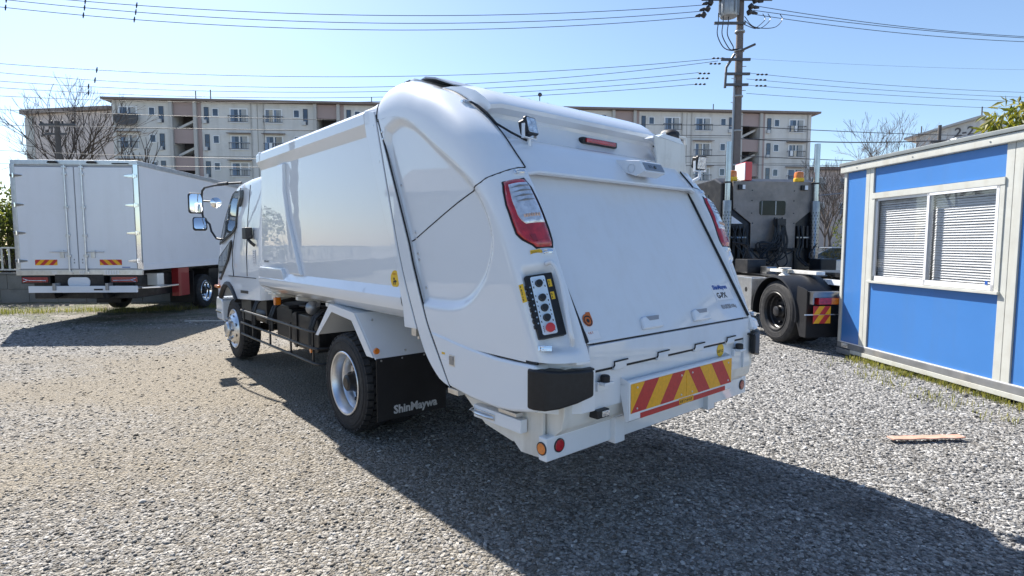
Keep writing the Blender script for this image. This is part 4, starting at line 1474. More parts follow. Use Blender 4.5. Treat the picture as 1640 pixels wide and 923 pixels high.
mb = MB(); mb.M = DF(.79, 1.172, .0036)
mb.lathe([(.024, .0), (.030, .0), (.030, .001), (.024, .001)], 28, axis='z', closed=True)
mb.box(-.012, .024, .021, .026, 0, .001)
mb.lathe([(.0, .0), (.011, .0), (.011, .001), (.0, .001)], 20, axis='z')
mb.build('emblem_mark', 'ink_black', emb)
marks('emblem_caption', 'ink_orange', T, DF(.80, 1.112), .05, .018, 1, 2)
mb = MB(); mb.M = DF(.79, 1.10, .0015)
mb.box(-.05, .05, -.024, .024, 0, .0008)
mb.build('small_label', 'sticker_white', T)
mb = MB(); mb.M = DF(-.665, 1.245, .001)
mb.box(-.115, .115, -.062, .06, 0, .001)
mb.build('maker_label', 'sticker_white', T)
text('maker_lettering', 'ShinMaywa', .046, 'ink_blue', T, DF(-.66, 1.275, .0026), bold=.0014, sx=.92)
text('model_lettering', 'G-PX', .056, 'ink_black', T, DF(-.64, 1.22, .0026), bold=.002)
text('load_lettering', '最大積載量 570kg', .034, 'ink_grey', T, DF(-.67, 1.145, .0026), bold=.0008, sx=.75)

# ---- hopper rear panels
mb = MB()
mb.box(-2.395, -2.32, -.865, .855, .915, 1.052)
for v in (.60, .20, -.20, -.60):
    mb.box(-2.402, -2.38, v - .055, v + .055, .895, .945)
mb.build('hopper_lip', 'hopper_paint', T, bevel=.008)
mb = MB()
mb.box(-2.378, -2.30, -.865, .855, .695, .908)
mb.build('hopper_rear_panel', 'hopper_paint', T, bevel=.006)
mb = MB()
mb.box(-2.383, -2.34, -.80, .80, 1.049, 1.0605)
mb.box(-2.386, -2.34, -.83, .80, .9025, .9145)
for v in (.60, .20, -.20, -.60):
    mb.tube([(-2.40, v + .064, .914), (-2.404, v + .058, .925), (-2.404, v + .058, .945), (-2.404, v - .058, .947)], .0045, 5)
mb.box(-2.372, -2.33, .856, .866, .72, 1.05)
mb.build('panel_gap', 'seam_black', T)
for v in (.745, -.70):
    mb = MB()
    mb.box(-2.44, -2.375, v - .045, v + .035, .835, .852)
    mb.box(-2.40, -2.375, v - .045, v + .045, .80, .852)
    br = mb.build('stopper_bracket', 'white_paint', T, bevel=.004)
    mb = MB()
    mb.lathe([(.0, .036), (.02, .036), (.026, .03), (.026, .0)], 16, (-2.412, v, .852), axis='z')
    mb.build('rubber_stopper', 'rubber', br)
# round yellow sticker
mb = MB(); mb.M = frame((-2.3795, -.50, .862), (0, -1, 0), (0, 0, 1))
mb.lathe([(.0, .0), (.045, .0), (.045, .0012), (.0, .0012)], 30, axis='z')
ys = mb.build('round_sticker', 'sticker_yellow', T)
marks('sticker_print', 'ink_black', ys, frame((-2.381, -.50, .856), (0, -1, 0), (0, 0, 1)), .078, .026, 1, 3)

# ---- rear reflector board
BU = -2.425
mb = MB()
mb.prism([(BU + .02, .826), (BU, .826), (BU - .012, .818), (BU - .012, .604), (BU, .594), (BU + .02, .596)], 'y', -.558, .566)
board = mb.build('reflector_board', 'white_paint', T, bevel=.004)
for v in (.566, -.562):
    mb = MB()
    mb.prism([(BU, .60), (BU + .012, .60), (BU + .06, .80), (BU + .06, .848), (BU, .826)], 'y', v, v + .004)
    mb.build('board_cheek', 'white_paint', board)
mb = MB()
mb.box(BU + .018, -2.36, -.56, .57, .80, .806)
mb.build('board_shelf', 'white_paint', board)
BF = frame((BU - .0125, .555, .645), (0, -1, 0), (0, 0, 1))
stripes('stripe', board, BF, .548, .165, 4, .125, 'reflect_red')
stripes('stripe', board, frame((BU - .0125, .003, .645), (0, -1, 0), (0, 0, 1)), .548, .165, 4, .125, 'reflect_red', mirror=True)
mb = MB(); mb.M = BF
mb.box(.09, .50, -.042, -.012, 0, .003)
mb.box(.60, 1.02, -.042, -.012, 0, .003)
mb.build('red_strip', 'reflect_red', board)
mb = MB(); mb.M = BF
mb.box(.475, .63, -.038, -.006, 0, .0045)
cert = mb.build('approval_label', 'reflect_yellow', board)
marks('approval_print', 'ink_black', cert, frame((BU - .0172, .003, .623), (0, -1, 0), (0, 0, 1)), .14, .022, 1, 4)
for y, z in ((.50, .785), (.06, .785), (.06, .665), (.50, .665), (-.06, .785), (-.50, .785), (-.06, .665), (-.50, .665)):
    mb = MB()
    mb.lathe([(.0, -.004), (.006, -.003), (.007, 0)], 8, (BU - .0155, y, z), axis='x')
    mb.build('board_screw', 'aluminium', board)

# ---- underrun beam
mb = MB()
mb.box(-2.29, -2.23, -1.06, 1.06, .452, .58)
beam = mb.build('underrun_beam', 'white_paint', T, bevel=.008, seg=3)
for v in (.50, -.50):
    mb = MB()
    mb.box(-2.325, -2.20, v - .045, v + .045, .44, .595)
    mb.box(-2.318, -2.22, v - .035, v + .035, .59, .72)
    mb.build('beam_post', 'white_paint', beam, bevel=.006)
def disc(name, m, parent, c, axis, r=.03, d=.008, sgn=-1):
    mb = MB()
    mb.lathe([(r * 1.18, 0), (r * 1.18, sgn * d * .6), (r, sgn * d * .65), (0, sgn * d * .65)], 24, c, axis=axis)
    b = mb.build(name, 'black_plastic', parent)
    mb = MB()
    mb.lathe([(r, sgn * d * .6), (r * .9, sgn * d), (0, sgn * d * 1.15)], 24, c, axis=axis)
    mb.build('lens', m, b)
    return b
disc('round_reflector', 'red_lens', beam, (-2.29, .965, .525), 'x', .032)
disc('round_reflector', 'dark_red_lens', beam, (-2.29, -.99, .525), 'x', .032)
disc('round_reflector', 'amber_lens', beam, (-2.258, 1.06, .52), 'y', .030, .008, 1)
# small number lamps under the hopper
mb = MB()
mb.box(-2.41, -2.35, .70, .80, .655, .70)
nl = mb.build('number_lamp', 'black_plastic', T, bevel=.005)
mb = MB()
mb.box(-2.416, -2.40, .705, .765, .662, .694)
mb.build('lens', 'clear_lamp', nl, bevel=.003)
mb = MB()
mb.box(-2.41, -2.33, -.63, -.585, .735, .765)
mb.build('hose_fitting', 'aluminium', T, bevel=.006)
# hopper underside and the panels that hang below it
mb = MB()
mb.prism([(-2.36, .70), (-2.34, .62), (-2.22, .52), (-1.95, .46), (-1.70, .50), (-1.45, .66), (-1.30, .95), (-2.36, .95)], 'y', -1.0, 1.0)
mb.build('hopper_floor', 'cream_paint', T, bevel=.01)
for sg in (1, -1):
    mb = MB()
    mb.prism([(-2.235, .45), (-2.235, .72), (-1.98, .71), (-1.98, .50), (-2.06, .44)], 'y', sg * 1.01, sg * 1.03)
    mb.build('lower_side_plate', 'cream_paint', T, bevel=.003)
    mb = MB()
    mb.box(-2.12, -1.70, sg * 1.035, sg * 1.085, .565, .640)
    st = mb.build('tool_tray', 'white_paint', T, bevel=.006)
    mb = MB()
    mb.box(-2.10, -1.95, sg * 1.05, sg * 1.10, .655, .675)
    mb.box(-1.90, -1.72, sg * 1.082, sg * 1.092, .585, .62)
    mb.tube([(-1.70, sg * 1.09, .60), (-1.76, sg * 1.105, .60), (-1.84, sg * 1.105, .60), (-1.90, sg * 1.09, .60)], .009, 6)
    mb.tube([(-1.71, sg * 1.09, .625), (-1.71, sg * 1.12, .615), (-1.71, sg * 1.09, .60)], .006, 6)
    mb.build('tray_catch', 'aluminium', st, bevel=.003)
mb = MB()
mb.box(-1.55, -1.44, 1.02, 1.09, .655, .69)
mb.build('skirt_hinge', 'aluminium', T, bevel=.004)
# paddle latch and caution label on the left skirt
mb = MB()
mb.box(-1.575, -1.515, 1.126, 1.132, .845, .915)
pl = mb.build('paddle_latch', 'aluminium', T, bevel=.003)
mb = MB()
mb.box(-1.567, -1.523, 1.1325, 1.134, .855, .905)
mb.box(-1.565, -1.525, 1.134, 1.138, .883, .906)
mb.build('paddle', 'lamp_grey', pl)
mb = MB()
mb.box(-1.47, -1.435, 1.1285, 1.1295, .905, .918)
mb.build('caution_sticker', 'sticker_yellow', T)
mb = MB()
mb.box(-1.49, -1.425, 1.1282, 1.129, .875, .90)
mb.build('caution_sticker', 'sticker_white', T)
# yellow stickers by the tail lamp and control panel
for (t, s, a, b, tx) in ((.773, .68, .062, .024, '注意 作業中'), ):
    n, p = shn(t, s), sh(t, s)
    du = (sh(t, s + .03) - sh(t, s - .03)).normalized()
    mb = MB(); mb.M = frame(p + n * .001, du, (0, 0, 1))
    mb.box(-a / 2, a / 2, -b / 2, b / 2, 0, .001)
    st = mb.build('caution_sticker', 'sticker_yellow', T)
    marks('sticker_print', 'ink_black', st, frame(p + n * .0022, du, (0, 0, 1)), a * .85, b * .6, 2, 5, .0005)
t, s = .853, .225
n, p = shn(t, s), sh(t, s)
dw = (sh(t - .02, s) - sh(t + .02, s)).normalized()
mb = MB(); mb.M = frame(p + n * .001, dw.cross(n), dw)
mb.box(-.013, .013, -.048, .048, 0, .001)
st = mb.build('caution_sticker', 'sticker_yellow', T)
marks('sticker_print', 'ink_black', st, frame(p + n * .0022, dw.cross(n), dw), .018, .085, 5, 6, .0005)

# ---- control panel in its pocket
c0, c1, c2 = sh(.818, .40), sh(.818, .75), sh(.945, .40)
nn = (c1 - c0).cross(c2 - c0).normalized()
if nn.y < 0: nn = -nn
cx = (c1 - c0).normalized()
cy = nn.cross(cx)
if cy.z < 0: cy = -cy
P0 = (sh(.818, .40) + sh(.945, .40) + sh(.818, .74) + sh(.945, .70)) / 4 - nn * .012
CF = frame(P0, cx, cy)
if (CF.to_3x3() @ Vector((0, 0, 1))).dot(nn) < 0:
    CF = frame(P0, -cx, cy)
mb = MB(); mb.M = CF
mb.box(-.068, .082, -.172, .165, -.05, .012)
cp = mb.build('control_panel', 'black_plastic', T, bevel=.006)
mb = MB(); mb.M = CF
mb.prism(rrect(-.044, .036, -.156, .153, .010), 'z', .0115, .0145)
mb.build('label_plate', 'panel_label', cp)
for k, y in enumerate((.113, .036, -.018, -.070)):
    mb = MB(); mb.M = CF
    mb.lathe([(.020, .0145), (.020, .018), (.0175, .019), (.0175, .036), (.015, .039), (0, .039)], 24, (-.005, y, 0), axis='z')
    mb.build('knob', 'knob_black', cp)
mb = MB(); mb.M = CF
mb.lathe([(.021, .0145), (.021, .030), (.024, .031), (.024, .038), (.019, .042), (0, .043)], 24, (-.003, -.125, 0), axis='z')
mb.build('stop_button', 'button_red', cp)
mb = MB(); mb.M = CF
for k in range(8):
    mb.box(-.078, -.066, .095 - .03 * k, .113 - .03 * k, -.01, .012)
mb.build('side_rib', 'black_plastic', cp, bevel=.002)
mb = MB(); mb.M = CF
for k in range(7):
    mb.lathe([(.004, .012), (.004, .015), (0, .015)], 8, (-.055, .10 - .032 * k, 0), axis='z')
mb.build('screw', 'aluminium', cp)
for y in (.108, .040):
    mb = MB(); mb.M = CF
    mb.box(.046, .066, y - .02, y + .02, .012, .0135)
    st = mb.build('switch_label', 'sticker_yellow', cp)
    marks('switch_print', 'ink_black', st, CF @ Matrix.Translation((.056, y, .0136)), .015, .032, 2, 7, .0004)
mb = MB(); mb.M = CF
for k, y in enumerate((.113, .036, -.018, -.070)):
    for dx in (-.036, .026):
        mb.box(dx - .0025, dx + .0025, y - .022, y - .012, .0145, .0152)
        mb.box(dx - .002, dx + .002, y + .010, y + .018, .0145, .0152)
for dx in (-.033, .024):
    for k in range(4):
        mb.box(dx - .002, dx + .002, -.142 + .009 * k, -.137 + .009 * k, .0145, .0152)
mb.build('panel_marking', 'ink_black', cp)
# grab handle beside the panel
hp = [sh(.800, .80) - shn(.80, .8) * .0, sh(.803, .84) + shn(.81, .82) * .035, sh(.83, .86) + shn(.83, .86) * .045, sh(.87, .84) + shn(.87, .84) * .045,
      sh(.91, .80) + shn(.91, .8) * .045, sh(.945, .77) + shn(.945, .77) * .043, sh(.957, .79) + shn(.957, .79) * .03, sh(.965, .83) - shn(.965, .8) * .01]
mb = MB()
mb.tube([tuple(p) for p in resample([tuple(p) for p in hp], 30)], .0125, 10)
mb.build('grab_handle', 'white_paint', T)

# ---- work lights, camera, side plate on the visor
def work_light(p, yaw, tilt, tall=.11):
    """Square lamp on a U bracket; p is the bracket foot."""
    e = empty('work_light', p, yaw, T)
    mb = MB()
    mb.tube([(0, 0, 0), (0, 0, .05)], .012, 10)
    mb.box(-.012, .012, -.062, -.056, .05, .13)
    mb.box(-.012, .012, .056, .062, .05, .13)
    mb.box(-.014, .014, -.062, .062, .045, .053)
    mb.tube([(0, 0, 0), (.05, .03, -.03), (.09, .05, -.05)], .014, 8)
    mb.build('bracket', 'white_paint', e, bevel=.002)
    M = Matrix.Translation((0, 0, .118)) @ Matrix.Rotation(tilt, 4, 'Y')
    mb = MB(); mb.M = M
    mb.prism(rrect(-.055, .055, -.055, .055, .016), 'x', -.02, -.001)
    mb.prism(rrect(-.046, .046, -.046, .046, .016), 'x', 0.0, .045)
    mb.build('housing', 'black_plastic', e, bevel=.004)
    mb = MB(); mb.M = M
    mb.prism(rrect(-.046, .046, -.046, .046, .010), 'x', -.024, -.0195)
    mb.build('lens', 'clear_lamp', e)
    return e
work_light((-1.78, .715, 2.165), R(10), R(14))
work_light((-1.83, -1.10, 2.115), R(-12), R(-10))
# camera box
mb = MB()
mb.prism([(-1.85, 2.075), (-1.78, 2.165), (-2.0, 2.135), (-2.045, 2.06), (-1.97, 2.035)], 'y', -.315, -.075)
cbx = mb.build('rear_camera', 'white_paint', T, bevel=.006)
mb = MB(); mb.M = frame((-2.0235, -.195, 2.097), (0, -1, 0), (.515, 0, .857))
mb.prism(rrect(-.10, .112, -.031, .031, .004), 'z', -.002, .0025)
mb.build('camera_window', 'lamp_grey', cbx)
mb = MB(); mb.M = frame((-2.0235, -.195, 2.097), (0, -1, 0), (.515, 0, .857))
mb.lathe([(.013, 0), (.013, .008), (.009, .010), (0, .008)], 16, (.02, 0, 0), axis='z')
mb.box(-.05, -.01, -.012, .012, 0, .004)
mb.build('camera_lens', 'dark_glass', cbx)
mb = MB()
mb.lathe([(.030, 0), (.030, .003), (.026, .003), (.026, 0)], 24, (-1.935, -.075, 2.09), axis='y', closed=True)
mb.build('camera_pivot', 'aluminium', cbx)
# white side plate standing at the right end of the visor
mb = MB()
mb.prism([(-.52, 2.385), (-.92, 2.355), (-.985, 2.02), (-.60, 2.04)], 'x', -1.80, -1.785)
spl = mb.build('number_plate_holder', 'cream_paint', T, bevel=.004)
mb = MB()
mb.prism([(-.58, 2.382), (-.92, 2.355), (-.86, 2.40), (-.64, 2.41)], 'x', -1.798, -1.66)
mb.build('holder_top', 'white_paint', spl, bevel=.003)
mb = MB()
mb.lathe([(.0, -.075), (.03, -.07), (.05, -.04), (.058, .0), (.058, .05), (.042, .075), (.0, .08)], 20, (-1.66, -.93, 2.445), axis='x')
hb = mb.build('reversing_horn', 'black_plastic', T)
mb = MB()
mb.tube([(-1.66, -.93, 2.40), (-1.68, -.90, 2.36)], .012, 8)
mb.prism([(-1.70, 2.35), (-1.62, 2.35), (-1.63, 2.47), (-1.66, 2.48)], 'y', -.865, -.86)
mb.tube([(-1.72, -.95, 2.44), (-1.77, -.98, 2.42), (-1.77, -.99, 2.37)], .010, 8)
mb.build('horn_bracket', 'cream_paint', hb)
# cables by the latch
mb = MB()
mb.tube([(-1.43, .905, 2.47), (-1.50, .885, 2.43), (-1.58, .882, 2.375), (-1.66, .875, 2.30), (-1.73, .82, 2.245), (-1.775, .73, 2.20)], .007, 6)
mb.build('lamp_cable', 'black_plastic', T)

# ---- cargo body
SEC = [(0, 1.02), (.92, 1.03), (1.04, 1.07), (1.11, 1.13), (1.125, 1.17), (1.125, 1.215), (1.085, 1.285), (1.085, 2.372), (1.132, 2.452), (1.132, 2.525), (1.105, 2.553), (.90, 2.595), (0, 2.61)]
def body_rear(w): return float(np.interp(w, [1.0, 1.132, 1.414, 2.172, 2.36, 2.6], [-1.0, -.955, -.87, -.535, -.465, -.44]))
mb = MB()
left = SEC
full = left + [(-y, z) for y, z in left[-2:0:-1]]
us = np.linspace(0, 1, 30)
rows = []
for k in us:
    rows.append([(2.10 + (body_rear(z) - 2.10) * k if z > 1.29 else 2.18 + (body_rear(z) - 2.18) * k, y, z) for y, z in full] )
for r in rows: r.append(r[0])
mb.grid(rows)
mb.add(rows[0][:-1], [tuple(range(len(full)))])
mb.build('cargo_body', 'white_paint', T, sharp=25, weld=True)
# front cap of the top rail and notch
for sg in (1, -1):
    mb = MB()
    mb.prism([(1.98, 2.455), (2.03, 2.455), (2.02, 2.55), (1.98, 2.55)], 'y', sg * .9, sg * 1.136)
    mb.build('rail_end', 'white_paint', T, bevel=.006)
    # raised rib: upright, then slanting forward to the sill
    mb = MB()
    outer = [(1.51, 2.37), (1.55, 2.10), (1.50, 1.85), (1.40, 1.60), (1.24, 1.285)]
    inner = [(.95, 1.285), (1.12, 1.60), (1.26, 1.85), (1.335, 2.10), (1.325, 2.37)]
    mb.prism(outer + inner, 'y', sg * 1.07, sg * 1.118)
    mb.build('side_rib', 'white_paint', T, bevel=.02, seg=3)
    mb = MB()
    mb.prism([(2.18, 1.215), (2.18, 1.335), (1.47, 1.335), (1.42, 1.285), (1.40, 1.215)], 'y', sg * 1.06, sg * 1.122)
    mb.build('sill_step', 'white_paint', T, bevel=.012)
    # body sub-frame under the sill
    mb = MB()
    mb.box(-.9, 2.35, sg * .36, sg * .50, .955, 1.022)
    mb.build('subframe', 'cream_paint', T, bevel=.004)
    for u in (2.05, 1.30, .55):
        mb = MB()
        mb.prism([(sg * .45, 1.02), (sg * 1.02, 1.055), (sg * 1.02, 1.02), (sg * .62, .955), (sg * .45, .955)], 'x', u, u + .06)
        mb.build('outrigger', 'cream_paint', T, bevel=.003)
mb = MB()
mb.box(1.88, 2.40, -1.0, 1.0, 1.04, 1.09)
mb.box(2.12, 2.30, .80, .96, .955, 1.04)
mb.box(2.12, 2.30, -.96, -.80, .955, 1.04)
mb.build('front_crossmember', 'cream_paint', T, bevel=.006)
marks('small_print', 'ink_black', T, frame((2.02, 1.0862, 1.395), (-1, 0, 0), (0, 0, 1)), .17, .03, 1, 9)
mb = MB()
mb.M = frame((-.79, 1.0858, 1.335), (-1, 0, 0), (0, 0, 1))
mb.lathe([(.0, 0), (.062, 0), (.062, .0015), (0, .0015)], 32, axis='z')
rs = mb.build('round_sticker', 'sticker_yellow', T)
mb = MB(); mb.M = frame((-.79, 1.0876, 1.325), (-1, 0, 0), (0, 0, 1))
mb.lathe([(0, 0), (.010, 0), (.010, .0008), (0, .0008)], 14, (-.012, .012, 0), axis='z')
mb.prism([(-.022, -.002), (.012, .004), (.026, -.004), (.022, -.012), (.010, -.008), (.006, -.030), (-.002, -.030), (-.004, -.012), (-.016, -.014), (-.018, -.030), (-.026, -.028)], 'z', 0, .0009)
mb.build('pictogram', 'ink_black', rs)
marks('sticker_print', 'ink_orange', rs, frame((-.79, 1.0876, 1.372), (-1, 0, 0), (0, 0, 1)), .06, .018, 1, 10)

# ---- chassis
for sg in (1, -1):
    mb = MB()
    mb.box(-1.9, 4.5, sg * .36, sg * .43, .70, .95)
    mb.build('chassis_rail', 'black_metal', T, bevel=.006)
mb = MB()
mb.lathe([(.09, -.80), (.10, -.3), (.20, -.16), (.23, 0), (.20, .16), (.10, .3), (.09, .80)], 20, (.10, 0, .42))
mb.tube([(.1, 0, .44), (1.2, 0, .62), (3.4, 0, .70)], .05, 10)
mb.build('rear_axle', 'black_metal', T)
mb = MB()
mb.tube([(4.0, -.78, .42), (4.0, 0, .38), (4.0, .78, .42)], .06, 10)
mb.build('front_axle', 'black_metal', T)
for sg in (1, -1):
    mb = MB()
    for k in range(5):
        L = .62 - .09 * k
        mb.box(.1 - L, .1 + L, sg * .47, sg * .55, .50 - .02 * k, .516 - .02 * k)
    mb.build('leaf_spring', 'black_metal', T)
mb = MB()
mb.prism(rrect(1.02, 1.78, .50, .86, .09), 'y', .46, .93)
tank = mb.build('fuel_tank', 'black_metal', T, bevel=.02)
mb = MB()
for u in (1.2, 1.6):
    mb.box(u - .03, u + .03, .45, .945, .862, .870)
    mb.box(u - .03, u + .03, .935, .945, .50, .868)
mb.build('tank_strap', 'black_plastic', tank)
mb = MB()
mb.box(1.95, 2.45, .46, .86, .52, .86)
mb.box(1.97, 2.43, .46, .88, .86, .90)
mb.build('battery_box', 'black_plastic', T, bevel=.012)
for k, (u, y) in enumerate(((2.62, .55), (2.62, .80))):
    mb = MB()
    mb.lathe([(.0, -.30), (.09, -.28), (.11, -.22), (.11, .22), (.09, .28), (0, .30)], 20, (u + .45, y, .70), axis='x')
    mb.build('air_tank', 'black_metal', T)
mb = MB()
mb.box(1.0, 2.5, -.92, -.46, .50, .88)
mb.build('exhaust_box', 'black_metal', T, bevel=.02)
mb = MB()
mb.tube([(2.3, .9, .93), (2.5, .75, .98), (2.75, .70, .96)], .02, 8)
mb.tube([(1.9, .75, .88), (1.7, .85, .92), (1.45, .80, .93), (1.2, .70, .95)], .014, 8)
mb.tube([(2.1, .65, .90), (1.8, .6, .98), (1.3, .62, .97)], .012, 8)
mb.build('air_hose', 'black_plastic', T)
# ---- side guard
G = empty('side_guard', (0, 0, 0), 0, T)
for w, e in ((.757, .90), (.602, .86), (.462, .83)):
    mb = MB()
    mb.tube([(3.20, 1.05, w), (2.2, 1.05, w), (1.2, 1.05, w), (e, 1.05, w), (e - .06, 1.03, w), (e - .09, .96, w), (e - .09, .86, w)], .0135, 8)
    mb.build('guard_rail', 'black_metal', G)
for u in (3.14, 2.78, 2.15, 1.50, .90):
    mb = MB()
    mb.box(u - .014, u + .014, 1.026, 1.04, .44, .78)
    mb.build('guard_post', 'black_metal', G)
for u in (2.78, 2.72, 2.15, 2.08, .98, .92):
    mb = MB()
    mb.tube([(u, 1.03, .62), (u, 1.03, .78), (u - .0, .99, .88), (u - .0, .90, .95), (u, .72, .98), (u, .44, .93)], .016, 8)
    mb.build('guard_stay', 'black_metal', G)
mb = MB()
mb.lathe([(.0, .013), (.02, .012), (.022, 0)], 16, (.90, 1.05, .575))
mb.build('amber_reflector', 'amber_lens', G)
# side marker lamp on its bracket, round mirror
mb = MB()
mb.box(2.06, 2.12, .93, 1.0, .905, .995)
sm = mb.build('side_marker_lamp', 'amber_lens', T, bevel=.012)
mb = MB()
mb.box(1.98, 2.22, .82, 1.02, 1.02, 1.045)
mb.box(2.02, 2.16, .90, .985, .995, 1.022)
mb.build('lamp_bracket', 'cream_paint', sm, bevel=.006)
mb = MB()
mb.lathe([(.0, -.035), (.04, -.03), (.068, -.006), (.07, 0), (.066, .004), (.0, .022)], 28, (1.05, .97, .965), axis='x')
mb.M = None
rm = mb.build('round_side_mirror', 'lamp_grey', T)
mb = MB()
mb.tube([(1.07, .97, .90), (1.07, .965, .80), (1.07, .96, .70)], .012, 8)
mb.prism([(.86, 1.035), (.98, 1.02), (.985, .97), (.93, .985), (.88, .985)], 'y', .96, .966)
mb.build('mirror_stalk', 'black_metal', rm)

# ---- fender and mud flap
for sg in (1, -1):
    prof = [(.70, .757), (.37, 1.066), (-.11, 1.030), (-.43, .715)]
    mb = MB()
    y0, y1 = sg * .50, sg * 1.085
    th = .012
    outl = prof + [(p[0] + (.01 if i in (0, 3) else 0), p[1] - (.016 if i in (1, 2) else .0)) for i, p in list(enumerate([(.68, .757), (.36, 1.066), (-.10, 1.030), (-.42, .715)]))[::-1]]
    mb.prism(outl, 'y', y0, y1)
    # outer lip
    lip = [(.70, .757), (.37, 1.066), (-.11, 1.030), (-.43, .715), (-.32, .715), (-.06, .965), (.33, 1.0), (.64, .757)]
    mb.prism(lip, 'y', sg * 1.078, sg * 1.086)
    f = mb.build('rear_fender', 'white_paint', T, bevel=.0025)
    mb = MB()
    mb.add([(-.12, sg * 1.07, 1.028), (-.12, sg * .48, 1.0), (-.45, sg * .45, .700), (-.45, sg * 1.07, .700), (-.10, sg * 1.07, 1.02), (-.10, sg * .48, .99), (-.43, sg * .45, .700), (-.43, sg * 1.07, .700)],
           [(0, 1, 2, 3), (7, 6, 5, 4), (0, 4, 5, 1), (1, 5, 6, 2), (2, 6, 7, 3), (3, 7, 4, 0)])
    mb.build('fender_back_plate', 'white_paint', f, bevel=.002)
    for u, y, z in ((-.175, .97, .975), (-.175, .66, .965), (-.40, .80, .745), (-.40, .60, .745)):
        mb = MB()
        mb.lathe([(.0, -.012), (.008, -.01), (.010, 0)], 8, (u - .012, sg * y, z), axis='x')
        mb.build('bolt', 'aluminium', f)
    mb = MB()
    mb.lathe([(.0, -.016), (.022, -.014), (.026, 0)], 18, (-.425, sg * 1.055, .765), axis='x')
    mb.build('amber_reflector', 'amber_lens', f)
    mb = MB()
    mb.box(-.452, -.444, sg * .44, sg * 1.07, .215, .708)
    fl = mb.build('mud_flap', 'flap_rubber', T, bevel=.002)
    for y in (1.03, .85, .65, .50):
        mb = MB()
        mb.lathe([(.0, -.006), (.007, -.005), (.008, 0)], 8, (-.452, sg * y, .69), axis='x')
        mb.build('flap_bolt', 'aluminium', fl)
    text('flap_lettering', 'ShinMaywa', .091, 'letter_white', fl, frame((-.4525, sg * .73, .285), (0, -1, 0), (0, 0, 1)), bold=.0032, sx=.98)
mb = MB()
mb.box(-1.02, -.96, .98, 1.06, .955, 1.01)
mb.tube([(-1.0, 1.02, .97), (-1.0, 1.02, .93)], .016, 8)
mb.build('hinge_stop', 'aluminium', T)

